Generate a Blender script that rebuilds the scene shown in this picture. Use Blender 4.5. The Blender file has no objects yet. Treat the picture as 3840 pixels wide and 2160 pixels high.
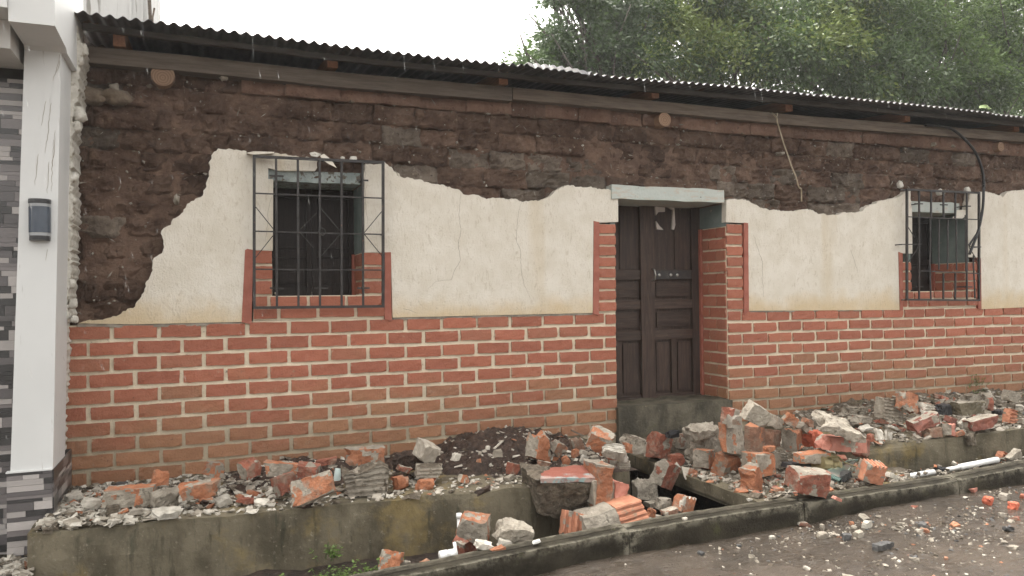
import bpy, math, random
import numpy as np
from mathutils import Matrix, Vector, Euler
from mathutils.geometry import tessellate_polygon

rnd = random.Random(7)
nrg = np.random.default_rng(7)
S = bpy.context.scene
COL = S.collection
rad = math.radians

# ---------------------------------------------------------------- camera
CAM = np.array([0.0, -6.02, 1.5]); FPX = 2917.0
YAW, PIT, ROL = rad(21.8), 0.0095, 0.0121
F = np.array([math.sin(YAW)*math.cos(PIT), math.cos(YAW)*math.cos(PIT), math.sin(PIT)])
_r = np.array([math.cos(YAW), -math.sin(YAW), 0.0]); _u = np.cross(_r, F)
RV = _r*math.cos(ROL) - _u*math.sin(ROL); UV = _u*math.cos(ROL) + _r*math.sin(ROL)
cd = bpy.data.cameras.new('camera'); cam = bpy.data.objects.new('camera', cd); COL.objects.link(cam)
m = Matrix.Identity(4)
for i in range(3):
    m[i][0], m[i][1], m[i][2], m[i][3] = RV[i], UV[i], -F[i], CAM[i]
cam.matrix_world = m
cd.sensor_width = 36.0; cd.lens = 36.0*FPX/3840.0; cd.clip_start = 0.05; cd.clip_end = 600
S.camera = cam

# ---------------------------------------------------------------- sky, sun, exposure
world = bpy.data.worlds.new('World'); S.world = world; world.use_nodes = True
wn = world.node_tree.nodes; wl = world.node_tree.links
for n in list(wn): wn.remove(n)
SUN_EL, SUN_AZ = 60.0, -20.0          # azimuth: clockwise from +Y (behind the house)
sk = wn.new('ShaderNodeTexSky'); sk.sky_type = 'NISHITA'; sk.sun_disc = False
sk.sun_elevation = rad(SUN_EL); sk.sun_rotation = rad(SUN_AZ); sk.dust_density = 6; sk.air_density = 1.0; sk.ozone_density = 1.0
hs = wn.new('ShaderNodeHueSaturation'); hs.inputs['Saturation'].default_value = 0.06
bg = wn.new('ShaderNodeBackground'); bg.inputs['Strength'].default_value = 0.15
wo = wn.new('ShaderNodeOutputWorld')
wl.new(sk.outputs[0], hs.inputs['Color']); tint = wn.new('ShaderNodeMix'); tint.data_type = 'RGBA'; tint.blend_type = 'MULTIPLY'; tint.inputs['Factor'].default_value = 1; tint.inputs['B'].default_value = (1, .97, .915, 1)
wl.new(hs.outputs[0], tint.inputs['A']); wl.new(tint.outputs['Result'], bg.inputs[0]); wl.new(bg.outputs[0], wo.inputs[0])
sl = bpy.data.lights.new('sun', 'SUN'); sl.energy = 0.5; sl.angle = rad(60); sl.color = (1.0, 0.96, 0.9)
sun = bpy.data.objects.new('sun', sl); COL.objects.link(sun)
sd = Vector((math.sin(rad(SUN_AZ))*math.cos(rad(SUN_EL)), math.cos(rad(SUN_AZ))*math.cos(rad(SUN_EL)), math.sin(rad(SUN_EL))))
sun.rotation_euler = sd.to_track_quat('Z', 'Y').to_euler()
S.view_settings.view_transform = 'Standard'; S.view_settings.look = 'None'
S.view_settings.gamma = 1.0; S.view_settings.use_curve_mapping = False
S.view_settings.exposure = 2.25
HAZE = 0.0010
S.render.engine = 'CYCLES'
S.cycles.volume_bounces = 1
S.cycles.max_bounces = 6; S.cycles.diffuse_bounces = 3; S.cycles.transparent_max_bounces = 12

# ---------------------------------------------------------------- helpers: measuring, noise, meshes
def ray(x, y): return F + RV*((x-1920)/FPX) - UV*((y-1080)/FPX)
def aty(x, y, Y=0.0):
    d = ray(x, y); return CAM + d*((Y-CAM[1])/d[1])
def atz(x, y, Z=0.0):
    d = ray(x, y); return CAM + d*((Z-CAM[2])/d[2])
def proj(P):
    v = np.asarray(P) - CAM; w = v@F
    return np.stack([1920+FPX*(v@RV)/w, 1080-FPX*(v@UV)/w], -1)
def street_z(x): return 0.03*(np.clip(x, -4, 14)-3.4)

def _hash(ix, iy, iz, s):
    h = (ix*374761393 + iy*668265263 + iz*2147483647 + s*1274126177) & 0xFFFFFFFF
    h = ((h ^ (h >> 13))*1274126177) & 0xFFFFFFFF
    return ((h ^ (h >> 16)) & 0xFFFF)/65535.0
def vnoise(P, s=0):
    P = np.asarray(P, float); i = np.floor(P).astype(np.int64); f = P-i; f = f*f*(3-2*f)
    out = 0
    for dx in (0, 1):
        for dy in (0, 1):
            for dz in (0, 1):
                w = (f[:,0] if dx else 1-f[:,0])*(f[:,1] if dy else 1-f[:,1])*(f[:,2] if dz else 1-f[:,2])
                out = out + w*_hash(i[:,0]+dx, i[:,1]+dy, i[:,2]+dz, s)
    return out*2-1
def fbm(P, s=0, o=3):
    P = np.asarray(P, float); a, t = 1.0, 0
    for k in range(o):
        t = t + a*vnoise(P*(2**k)+17.3*k, s+k); a *= .5
    return t

W = {}
def link(o, parent, loc):
    COL.objects.link(o); W[o.name] = np.array(loc, float)
    if parent is not None:
        o.parent = parent; o.location = tuple(W[o.name]-W[parent.name])
    else:
        o.location = tuple(loc)
    return o
def empty(name, loc, parent=None):
    o = bpy.data.objects.new(name, None); o.empty_display_size = .1
    return link(o, parent, loc)
def tag(o, label=None, cat=None, group=None, kind=None):
    if label: o['label'] = label
    if cat: o['category'] = cat
    if group: o['group'] = group
    if kind: o['kind'] = kind
    return o
def mesh(name, V, Fc, mats, mi=None, smooth=False):
    me = bpy.data.meshes.new(name)
    V = np.asarray(V, float)
    me.from_pydata(V.tolist(), [], [list(f) for f in Fc])
    for mt in (mats if isinstance(mats, (list, tuple)) else [mats]): me.materials.append(mt)
    if mi is not None: me.polygons.foreach_set('material_index', np.asarray(mi, np.int32))
    if smooth: me.polygons.foreach_set('use_smooth', np.ones(len(me.polygons), bool))
    me.update(); return me
def mk(name, V, Fc, mats, parent=None, mi=None, smooth=False, origin=None):
    V = np.asarray(V, float)
    if origin is None:
        lo, hi = V.min(0), V.max(0); origin = np.array([(lo[0]+hi[0])/2, (lo[1]+hi[1])/2, lo[2]])
    me = mesh(name, V-origin, Fc, mats, mi, smooth)
    return link(bpy.data.objects.new(name, me), parent, origin)
def inst(name, me, loc, parent=None, rot=(0, 0, 0), sc=(1, 1, 1)):
    o = link(bpy.data.objects.new(name, me), parent, loc)
    o.rotation_euler = rot; o.scale = sc; return o

class MB:
    def __init__(s): s.V = []; s.F = []; s.M = []; s.n = 0
    def add(s, V, Fc, mi=0):
        s.V.append(np.asarray(V, float)); s.F += [[i+s.n for i in f] for f in Fc]; s.M += [mi]*len(Fc); s.n += len(V)
    def box(s, a, b, mi=0):
        x0, y0, z0 = a; x1, y1, z1 = b
        s.add([(x0,y0,z0),(x1,y0,z0),(x1,y1,z0),(x0,y1,z0),(x0,y0,z1),(x1,y0,z1),(x1,y1,z1),(x0,y1,z1)], BOXF, mi)
    def tube(s, pts, r, seg=8, mi=0, cap=True):
        pts = [np.array(p, float) for p in pts]; rs = r if hasattr(r, '__len__') else [r]*len(pts)
        V = []; ref = np.array([0.3, 0.2, 0.93])
        for i, p in enumerate(pts):
            t = pts[min(i+1, len(pts)-1)]-pts[max(i-1, 0)]; t /= (np.linalg.norm(t)+1e-9)
            a = np.cross(t, ref); 
            if np.linalg.norm(a) < .05: a = np.cross(t, np.array([1., 0, 0]))
            a /= np.linalg.norm(a); b = np.cross(t, a)
            for k in range(seg):
                q = 2*math.pi*k/seg; V.append(p+rs[i]*(math.cos(q)*a+math.sin(q)*b))
        Fc = [(i*seg+k, i*seg+(k+1)%seg, (i+1)*seg+(k+1)%seg, (i+1)*seg+k) for i in range(len(pts)-1) for k in range(seg)]
        if cap: Fc += [tuple(range(seg-1, -1, -1)), tuple((len(pts)-1)*seg+k for k in range(seg))]
        s.add(V, Fc, mi)
    def prism(s, poly, axis, a, b, mi=0):
        """closed outline in the two other axes, pushed from a to b along axis (poly in (x,z) for 'y', (y,z) for 'x', (x,y) for 'z')"""
        n = len(poly)
        def P(p, t): return {'y': (p[0], t, p[1]), 'x': (t, p[0], p[1]), 'z': (p[0], p[1], t)}[axis]
        V = [P(p, a) for p in poly]+[P(p, b) for p in poly]
        tri = tessellate_polygon([[Vector((p[0], p[1], 0)) for p in poly]])
        Fc = [tuple(t) for t in tri]+[tuple(i+n for i in reversed(t)) for t in tri]+[(i, (i+1)%n, (i+1)%n+n, i+n) for i in range(n)]
        s.add(V, Fc, mi)
    def ob(s, name, mats, parent=None, smooth=False, origin=None, fix=True):
        o = mk(name, np.concatenate(s.V), s.F, mats, parent, s.M, smooth, origin)
        if fix: recalc(o.data)
        return o
BOXF = [(0,3,2,1),(4,5,6,7),(0,1,5,4),(1,2,6,5),(2,3,7,6),(3,0,4,7)]
import bmesh
def recalc(me):
    bm = bmesh.new(); bm.from_mesh(me); bmesh.ops.recalc_face_normals(bm, faces=bm.faces); bm.to_mesh(me); bm.free()
def box(name, a, b, mats, parent=None):
    q = MB(); q.box(a, b); return q.ob(name, mats, parent, fix=False)

def boxgrid(nx, ny, nz):
    """unit box surface grid, shared vertices; returns V in [-.5,.5], faces, face letter per face"""
    idx = {}; V = []; Fc = []; L = []
    def v(i, j, k):
        if (i, j, k) not in idx:
            idx[(i, j, k)] = len(V); V.append((i/nx-.5, j/ny-.5, k/nz-.5))
        return idx[(i, j, k)]
    for j in range(ny):
        for k in range(nz):
            Fc.append((v(0,j,k), v(0,j,k+1), v(0,j+1,k+1), v(0,j+1,k))); L.append('l')
            Fc.append((v(nx,j,k), v(nx,j+1,k), v(nx,j+1,k+1), v(nx,j,k+1))); L.append('r')
    for i in range(nx):
        for k in range(nz):
            Fc.append((v(i,0,k), v(i+1,0,k), v(i+1,0,k+1), v(i,0,k+1))); L.append('f')
            Fc.append((v(i,ny,k), v(i,ny,k+1), v(i+1,ny,k+1), v(i+1,ny,k))); L.append('b')
    for i in range(nx):
        for j in range(ny):
            Fc.append((v(i,j,0), v(i,j+1,0), v(i+1,j+1,0), v(i+1,j,0))); L.append('d')
            Fc.append((v(i,j,nz), v(i+1,j,nz), v(i+1,j+1,nz), v(i,j+1,nz))); L.append('u')
    return np.array(V), Fc, L

def rough_line(pts, amp, step, seed, closed=False):
    """polyline in 2-D broken into small uneven steps"""
    r = random.Random(seed); out = []
    n = len(pts)
    for i in range(n if closed else n-1):
        a = np.array(pts[i], float); b = np.array(pts[(i+1) % n], float); d = b-a; L = np.linalg.norm(d)
        k = max(1, int(L/step)); nr = np.array([-d[1], d[0]])/(L+1e-9)
        for j in range(k):
            o = 0 if j == 0 else r.uniform(-amp, amp)
            out.append(tuple(a+d*(j/k)+nr*o))
    if not closed: out.append(tuple(pts[-1]))
    return out
def wob(pts, s): return rough_line(pts, .011, .055, 50+s)
def inside(p, poly):
    x, y = p; c = False; n = len(poly)
    for i in range(n):
        x1, y1 = poly[i]; x2, y2 = poly[(i+1) % n]
        if (y1 > y) != (y2 > y) and x < (x2-x1)*(y-y1)/(y2-y1)+x1: c = not c
    return c

# ---------------------------------------------------------------- materials
class NT:
    def __init__(s, name):
        s.m = bpy.data.materials.new(name); s.m.use_nodes = True; s.t = s.m.node_tree
        s.b = s.t.nodes['Principled BSDF']; s.N = s.t.nodes; s.L = s.t.links
        tc = s.N.new('ShaderNodeTexCoord'); s.oi = s.N.new('ShaderNodeObjectInfo'); s.geo = s.N.new('ShaderNodeNewGeometry')
        mul = s.N.new('ShaderNodeMath'); mul.operation = 'MULTIPLY'; mul.inputs[1].default_value = 53.0
        s.L.new(s.oi.outputs['Random'], mul.inputs[0])
        ad = s.N.new('ShaderNodeVectorMath'); ad.operation = 'ADD'
        s.L.new(tc.outputs['Object'], ad.inputs[0]); s.L.new(mul.outputs[0], ad.inputs[1]); s.co = ad.outputs[0]
        s.pos = s.geo.outputs['Position']
    def noise(s, scale, detail=4, rough=.55, co=None, stretch=None, dist=0):
        n = s.N.new('ShaderNodeTexNoise'); n.inputs['Scale'].default_value = scale; n.inputs['Detail'].default_value = detail
        n.inputs['Roughness'].default_value = rough; n.inputs['Distortion'].default_value = dist
        c = co or s.co
        if stretch:
            mp = s.N.new('ShaderNodeMapping'); mp.inputs['Scale'].default_value = stretch; s.L.new(c, mp.inputs[0]); c = mp.outputs[0]
        s.L.new(c, n.inputs['Vector']); return n.outputs['Fac']
    def voro(s, scale, co=None, feature='F1', stretch=None):
        n = s.N.new('ShaderNodeTexVoronoi'); n.inputs['Scale'].default_value = scale; n.feature = feature
        c = co or s.co
        if stretch:
            mp = s.N.new('ShaderNodeMapping'); mp.inputs['Scale'].default_value = stretch; s.L.new(c, mp.inputs[0]); c = mp.outputs[0]
        s.L.new(c, n.inputs['Vector']); return n.outputs['Distance']
    def ramp(s, fac, lo, hi, a=0.0, b=1.0):
        n = s.N.new('ShaderNodeMapRange'); n.interpolation_type = 'SMOOTHSTEP'
        for k, v in zip(('From Min', 'From Max', 'To Min', 'To Max'), (lo, hi, a, b)): n.inputs[k].default_value = v
        s.L.new(fac, n.inputs['Value']); return n.outputs['Result']
    def math(s, op, a, b=None):
        n = s.N.new('ShaderNodeMath'); n.operation = op
        for i, x in enumerate((a, b)):
            if x is None: continue
            if isinstance(x, (int, float)): n.inputs[i].default_value = x
            else: s.L.new(x, n.inputs[i])
        return n.outputs[0]
    def mix(s, fac, a, b, mode='MIX'):
        n = s.N.new('ShaderNodeMix'); n.data_type = 'RGBA'; n.blend_type = mode
        def put(x, sock):
            if isinstance(x, (int, float)): sock.default_value = x
            elif isinstance(x, tuple): sock.default_value = (*x, 1)
            else: s.L.new(x, sock)
        put(fac, n.inputs['Factor']); put(a, n.inputs['A']); put(b, n.inputs['B']); return n.outputs['Result']
    def sep(s, v):
        n = s.N.new('ShaderNodeSeparateXYZ'); s.L.new(v, n.inputs[0]); return n.outputs
    def vary(s, col, amt):
        """lighter or darker from piece to piece"""
        n = s.N.new('ShaderNodeHueSaturation'); s.L.new(col, n.inputs['Color'])
        s.L.new(s.ramp(s.oi.outputs['Random'], 0, 1, 1-amt, 1+amt), n.inputs['Value']); return n.outputs[0]
    def bump(s, h, st, dist=.01):
        n = s.N.new('ShaderNodeBump'); n.inputs['Strength'].default_value = st; n.inputs['Distance'].default_value = dist
        s.L.new(h, n.inputs['Height']); s.L.new(n.outputs[0], s.b.inputs['Normal'])
    def out(s, col, rough=.8, spec=.5, metal=0):
        if isinstance(col, tuple): s.b.inputs['Base Color'].default_value = (*col, 1)
        else: s.L.new(col, s.b.inputs['Base Color'])
        if isinstance(rough, (int, float)): s.b.inputs['Roughness'].default_value = rough
        else: s.L.new(rough, s.b.inputs['Roughness'])
        s.b.inputs['Specular IOR Level'].default_value = spec; s.b.inputs['Metallic'].default_value = metal
        return s.m

def simple(name, c1, c2, scale=8, rough=.8, bs=60, bst=.3, bd=.006, vary=.0, spots=None, sp_scale=40, sp_lo=.62, sp_hi=.7, spec=.4, metal=0, stretch=None):
    t = NT(name)
    c = t.mix(t.ramp(t.noise(scale, 6, .6, stretch=stretch), .35, .68), c1, c2)
    if spots: c = t.mix(t.ramp(t.noise(sp_scale, 4, .6), sp_lo, sp_hi), c, spots)
    if vary: c = t.vary(c, vary)
    if bst: t.bump(t.noise(bs, 8, .65, stretch=stretch), bst, bd)
    return t.out(c, rough, spec, metal)

M = {}
def build_materials():
    # painted, weathered wall brick: paint worn back to bare brown clay near the pavement
    t = NT('painted_brick')
    z = t.sep(t.pos)[2]
    n = t.noise(5, 5, .6, co=t.pos)
    wear = t.ramp(t.math('ADD', z, t.math('MULTIPLY', t.math('ADD', n, t.oi.outputs['Random']), -.48)), -.05, .55, 1, 0)
    paint = t.mix(t.noise(14, 6, .6), (.315, .100, .060), (.405, .150, .092))
    bare = t.mix(t.noise(22, 6, .65), (.225, .115, .062), (.345, .170, .092))
    c = t.mix(wear, paint, bare)
    c = t.mix(t.ramp(t.noise(9, 5, .7, co=t.pos), .66, .78), c, (.17, .12, .085))
    c = t.mix(t.ramp(t.noise(60, 4, .65), .64, .71), c, (.10, .05, .035))
    c = t.mix(t.math('MULTIPLY', t.ramp(t.noise(13, 7, .75, co=t.pos), .60, .72), .45), c, (.46, .36, .27))
    tc = t.N.new('ShaderNodeTexCoord'); ox, oy, oz = t.sep(tc.outputs['Object'])
    ed = t.math('MAXIMUM', t.math('MULTIPLY', t.math('ABSOLUTE', ox), .31), t.math('ABSOLUTE', oz))
    sm = t.ramp(t.math('ADD', ed, t.math('MULTIPLY', t.noise(30, 6, .7), .035)), .0585, .0660)
    c = t.mix(t.math('MULTIPLY', t.ramp(t.oi.outputs['Random'], .82, .9), .35), c, (.19, .095, .06))
    c = t.vary(c, .13)
    c = t.mix(t.math('MULTIPLY', sm, .75), c, (.50, .43, .32))
    t.bump(t.noise(70, 8, .7), .8, .010); M['brick'] = t.out(c, .62, .35)
    # mortar
    t = NT('wall_mortar')
    z = t.sep(t.pos)[2]
    c = t.mix(t.noise(7, 6, .65, co=t.pos), (.62, .535, .40), (.84, .76, .60))
    low = t.ramp(t.math('ADD', z, t.math('MULTIPLY', t.noise(4, 5, .6, co=t.pos), -.5)), .12, .55, 1, 0)
    c = t.mix(low, c, (.42, .36, .265))
    c = t.mix(t.ramp(t.noise(26, 5, .7, co=t.pos), .62, .74), c, (.22, .19, .15))
    t.bump(t.noise(55, 8, .75, co=t.pos), .9, .012); M['mortar'] = t.out(c, .85, .2)
    # cream lime plaster with straw marks, water streaks and a yellowed lower edge
    t = NT('lime_plaster')
    x, y, z = t.sep(t.pos)
    base = t.mix(t.ramp(t.noise(4.5, 7, .68, co=t.pos), .34, .66), (.71, .665, .59), (.635, .585, .50))
    str_ = t.math('MULTIPLY', t.ramp(t.noise(1.0, 3, .5, co=t.pos, stretch=(3.2, 1, .22)), .56, .74), .38)
    base = t.mix(str_, base, (.52, .41, .25))
    yl = t.ramp(t.math('ADD', z, t.math('MULTIPLY', t.noise(3, 5, .6, co=t.pos), -.42)), 1.10, 1.34, .7, 0)
    base = t.mix(yl, base, (.56, .42, .23))
    fib = t.noise(26, 5, .7, co=t.pos, stretch=(1.6, 1, .55), dist=1.2)
    base = t.mix(t.math('MULTIPLY', t.ramp(fib, .55, .65), .36), base, (.38, .31, .22))
    base = t.mix(t.math('MULTIPLY', t.ramp(t.noise(11, 4, .6, co=t.pos), .70, .78), .5), base, (.30, .24, .18))
    crk = t.math('MULTIPLY', t.ramp(t.voro(1.15, co=t.pos, feature='DISTANCE_TO_EDGE', stretch=(1, 1, .8)), .0, .006, 1, 0), t.ramp(t.noise(1.3, 2, .5, co=t.pos), .53, .6))
    base = t.mix(t.math('MULTIPLY', crk, .0), base, (.25, .2, .15))
    t.bump(t.math('ADD', fib, t.noise(70, 6, .6, co=t.pos)), .7, .010); M['plaster'] = t.out(base, .85, .2)
    # adobe: wet earth with straw, pebbles, crumbled skin
    def adobe(name, a, b, c3, lim):
        t = NT(name)
        c = t.mix(t.ramp(t.noise(5, 8, .68, co=t.pos), .34, .68), a, b)
        c = t.mix(t.ramp(t.noise(17, 6, .7), .60, .74), c, c3)
        c = t.mix(t.math('MULTIPLY', t.ramp(t.noise(60, 4, .7, stretch=(.35, 1, 1.3), dist=1.5), .66, .73), .8), c, lim)
        c = t.mix(t.ramp(t.noise(24, 8, .7), .28, .42, .75, 0), c, (.018, .012, .010))
        c = t.vary(c, .22)
        h = t.math('ADD', t.math('MULTIPLY', t.noise(16, 8, .72), 1.6), t.noise(60, 6, .75, dist=.8))
        t.bump(h, 1.0, .03); return t.out(c, .82, .22)
    M['adobe'] = adobe('wet_adobe', (.115, .072, .054), (.235, .155, .115), (.34, .255, .185), (.50, .41, .30))
    M['adobe_grey'] = adobe('grey_patched_adobe', (.14, .108, .086), (.28, .23, .185), (.42, .36, .29), (.46, .39, .30))
    M['adobe_top'] = adobe('smooth_adobe', (.20, .120, .088), (.29, .185, .138), (.33, .23, .17), (.36, .29, .21))
    M['dry_adobe'] = simple('dry_pale_adobe', (.17, .13, .095), (.27, .215, .16), 12, .85, 30, 1.0, .03, spots=(.12, .085, .06), sp_scale=24)
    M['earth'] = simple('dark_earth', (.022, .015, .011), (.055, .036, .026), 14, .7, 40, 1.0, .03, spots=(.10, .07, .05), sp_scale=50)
    M['mud_wet'] = simple('wet_mud_clods', (.030, .019, .014), (.075, .047, .034), 20, .55, 50, 1.0, .025, spots=(.12, .085, .06), sp_scale=60)
    # rubble
    def clay(name, a, b, dark, vary=.18):
        # broken fired clay: mottled, with grey mortar dust caught on it and dark pits
        t = NT(name)
        c = t.mix(t.ramp(t.noise(12, 7, .68), .32, .68), a, b)
        c = t.mix(t.math('MULTIPLY', t.ramp(t.noise(27, 6, .7), .54, .68), .75), c, dark)
        c = t.mix(t.math('MULTIPLY', t.ramp(t.noise(9, 7, .72), .48, .62), .65), c, (.29, .235, .18))
        c = t.mix(t.ramp(t.noise(75, 4, .7), .64, .72), c, (.09, .05, .035))
        c = t.vary(c, vary)
        t.bump(t.math('ADD', t.noise(28, 7, .7), t.noise(90, 5, .7)), .9, .014); return t.out(c, .68, .35)
    M['orange'] = clay('broken_orange_brick', (.33, .125, .062), (.475, .200, .105), (.21, .09, .052))
    M['redbrick'] = clay('broken_red_brick', (.23, .078, .050), (.34, .12, .075), (.13, .055, .038))
    M['brownbrick'] = clay('worn_brown_brick', (.19, .105, .072), (.30, .165, .11), (.12, .07, .05))
    M['crust'] = simple('grey_mortar_crust', (.235, .205, .165), (.38, .34, .28), 13, .8, 60, .9, .014, vary=.16, spots=(.15, .13, .10), sp_scale=26, sp_lo=.57, sp_hi=.7)
    M['crust_dark'] = simple('rough_dark_mortar', (.09, .072, .052), (.19, .155, .115), 22, .8, 55, 1.0, .03, spots=(.26, .225, .17), sp_scale=45, sp_lo=.6, sp_hi=.68)
    M['pale'] = simple('pale_plaster_chip', (.36, .335, .285), (.58, .54, .475), 20, .8, 70, .5, .008, vary=.18, spots=(.3, .26, .2), sp_scale=30)
    M['stone'] = simple('grey_stone', (.26, .23, .19), (.42, .38, .32), 10, .7, 50, .5, .01, vary=.15)
    # concrete of pavement, kerb and step, mossy and stained
    t = NT('mossy_concrete')
    x, y, z = t.sep(t.pos)
    c = t.mix(t.ramp(t.noise(3.2, 7, .65, co=t.pos, stretch=(1, 1, .6)), .36, .64), (.078, .067, .046), (.165, .142, .100))
    c = t.mix(t.math('MULTIPLY', t.ramp(t.noise(1.9, 6, .65, co=t.pos), .53, .66), .6), c, (.25, .185, .075))
    c = t.mix(t.math('MULTIPLY', t.ramp(t.noise(5, 5, .65, co=t.pos, stretch=(3, 3, .5)), .54, .70), .75), c, (.045, .043, .030))
    c = t.mix(t.math('MULTIPLY', t.ramp(t.noise(30, 6, .7, co=t.pos), .58, .70), .5), c, (.31, .275, .215))
    t.bump(t.noise(38, 8, .72, co=t.pos), .7, .014); M['concrete'] = t.out(c, .75, .15)
    t = NT('kerb_concrete')
    c = t.mix(t.ramp(t.noise(4, 7, .65, co=t.pos, stretch=(1, 1, 1.4)), .36, .64), (.018, .015, .010), (.042, .036, .025))
    c = t.mix(t.math('MULTIPLY', t.ramp(t.noise(8, 5, .65, co=t.pos), .60, .72), .6), c, (.075, .075, .034))
    c = t.mix(t.math('MULTIPLY', t.ramp(t.noise(40, 6, .7, co=t.pos), .62, .72), .5), c, (.15, .135, .105))
    c = t.mix(t.math('MULTIPLY', t.ramp(t.geo.outputs['Pointiness'], .515, .56), t.ramp(t.noise(20, 5, .7, co=t.pos), .35, .6)), c, (.17, .155, .12))
    t.bump(t.noise(45, 8, .72, co=t.pos), .8, .014); M['kerb'] = t.out(c, .7, .15)
    t = NT('mossy_step')
    c = t.mix(t.ramp(t.noise(5, 7, .65, co=t.pos, stretch=(1, 1, .5)), .36, .62), (.058, .052, .040), (.135, .120, .090))
    c = t.mix(t.math('MULTIPLY', t.ramp(t.noise(9, 6, .7, co=t.pos), .57, .68), .5), c, (.085, .09, .045))
    c = t.mix(t.ramp(t.noise(34, 6, .7, co=t.pos, stretch=(.6, 1, 1.5)), .62, .72), c, (.24, .215, .16))
    t.bump(t.noise(40, 8, .72, co=t.pos), .9, .016); M['step'] = t.out(c, .75, .15)
    # street mud under running rain water
    t = NT('muddy_street')
    c = t.mix(t.ramp(t.noise(2.2, 7, .65, co=t.pos), .34, .66), (.034, .025, .017), (.064, .048, .034))
    c = t.mix(t.math('MULTIPLY', t.ramp(t.noise(16, 6, .7, co=t.pos), .56, .70), .5), c, (.15, .125, .10))
    c = t.mix(t.ramp(t.noise(55, 4, .7, co=t.pos), .64, .72), c, (.045, .036, .03))
    h = t.math('ADD', t.noise(13, 7, .65, co=t.pos, stretch=(1, 2.6, 1), dist=.6), t.math('MULTIPLY', t.noise(70, 4, .6, co=t.pos), .4))
    t.bump(h, .85, .02); M['mud'] = t.out(c, t.ramp(t.noise(2.6, 5, .6, co=t.pos), .42, .60, .06, .36), .42)
    # timber
    def wood(name, a, b, c3, stretch, rough=.6):
        t = NT(name)
        c = t.mix(t.ramp(t.noise(10, 7, .65, stretch=stretch), .34, .66), a, b)
        c = t.mix(t.math('MULTIPLY', t.ramp(t.noise(26, 5, .65, stretch=stretch), .58, .7), .7), c, c3)
        c = t.vary(c, .14)
        t.bump(t.noise(40, 6, .65, stretch=stretch), .5, .006); return t.out(c, rough, .35)
    M['door'] = wood('dark_door_wood', (.030, .019, .015), (.060, .038, .029), (.11, .078, .056), (5, 5, .35))
    M['door_rail'] = wood('dark_rail_wood', (.032, .020, .016), (.062, .040, .030), (.11, .078, .056), (.4, 5, 5))
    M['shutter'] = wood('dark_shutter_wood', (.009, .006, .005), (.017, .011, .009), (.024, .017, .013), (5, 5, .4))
    M['beam'] = wood('grey_brown_timber', (.10, .078, .061), (.165, .132, .104), (.07, .055, .043), (.35, 5, 5), .75)
    M['rafter'] = wood('sawn_rafter', (.25, .125, .075), (.36, .19, .115), (.18, .09, .055), (6, .4, 6), .75)
    M['purlin'] = wood('dark_purlin', (.040, .034, .030), (.065, .056, .048), (.04, .03, .025), (.35, 5, 5), .75)
    t = NT('log_end_grain')
    w = t.N.new('ShaderNodeTexWave'); w.wave_type = 'RINGS'; w.rings_direction = 'Y'; w.inputs['Scale'].default_value = 18; w.inputs['Distortion'].default_value = 2.0
    tc = t.N.new('ShaderNodeTexCoord'); mp = t.N.new('ShaderNodeMapping'); mp.inputs['Location'].default_value = (0, 0, -.06); t.L.new(tc.outputs['Object'], mp.inputs[0]); t.L.new(mp.outputs[0], w.inputs['Vector'])
    M['log'] = t.out(t.vary(t.mix(w.outputs['Fac'], (.22, .140, .095), (.31, .205, .14)), .15), .8, .2)
    # old pale blue-green paint flaking off wood and plaster
    t = NT('flaking_aqua_paint')
    c = t.mix(t.noise(5, 5, .6, co=t.pos), (.39, .435, .41), (.51, .53, .495))
    c = t.mix(t.ramp(t.noise(16, 6, .7, co=t.pos, stretch=(.5, 1, 1.6)), .52, .62), c, (.46, .42, .36))
    c = t.mix(t.ramp(t.noise(30, 6, .7, co=t.pos), .64, .70), c, (.10, .08, .06))
    t.bump(t.noise(30, 6, .7, co=t.pos), .6, .008); M['aqua'] = t.out(c, .7, .3)
    M['aqua_old'] = simple('peeling_grey_aqua', (.20, .235, .23), (.33, .37, .36), 8, .75, 30, .8, .01, spots=(.10, .085, .065), sp_scale=22, sp_lo=.54, sp_hi=.62)
    M['aqua_reveal'] = simple('aqua_wall_paint', (.135, .170, .160), (.19, .225, .21), 6, .75, 40, .3, .006, spots=(.36, .32, .26), sp_scale=9, sp_lo=.66, sp_hi=.75)
    M['band'] = simple('red_oxide_band', (.275, .088, .06), (.35, .122, .084), 12, .68, 60, .4, .006, spots=(.2, .08, .055), sp_scale=30, sp_lo=.66, sp_hi=.74)
    M['strip'] = simple('grey_cement_strip', (.20, .175, .145), (.32, .285, .24), 12, .8, 60, .6, .008)
    # neighbour house
    t = NT('white_house_paint')
    c = t.mix(t.noise(2.5, 5, .6, co=t.pos), (.54, .545, .54), (.66, .665, .66))
    c = t.mix(t.math('MULTIPLY', t.ramp(t.noise(9, 5, .6, co=t.pos, stretch=(6, 6, .45)), .64, .72), .55), c, (.33, .31, .28))
    t.bump(t.noise(20, 5, .6, co=t.pos), .15, .005); M['white'] = t.out(c, .5, .4)
    M['torn'] = simple('torn_white_plaster', (.55, .52, .46), (.72, .69, .63), 16, .8, 40, 1.0, .02, spots=(.36, .32, .25), sp_scale=20, sp_lo=.56, sp_hi=.66)
    M['soffit'] = simple('grey_soffit', (.50, .49, .47), (.58, .57, .55), 4, .7, 30, .1)
    for nm, a, b in (('tile_dark', (.030, .029, .030), (.060, .057, .057)), ('tile_mid', (.15, .135, .135), (.22, .20, .20)), ('tile_light', (.33, .305, .295), (.43, .40, .385)), ('tile_grey', (.085, .078, .080), (.125, .115, .116))):
        M[nm] = simple(nm, a, b, 9, .28, 40, .05, .002, vary=.12, spec=.5, stretch=(.6, 3, 7))
    M['grout'] = simple('tile_grout', (.02, .02, .02), (.04, .04, .04), 9, .8, 40, .1)
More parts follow.
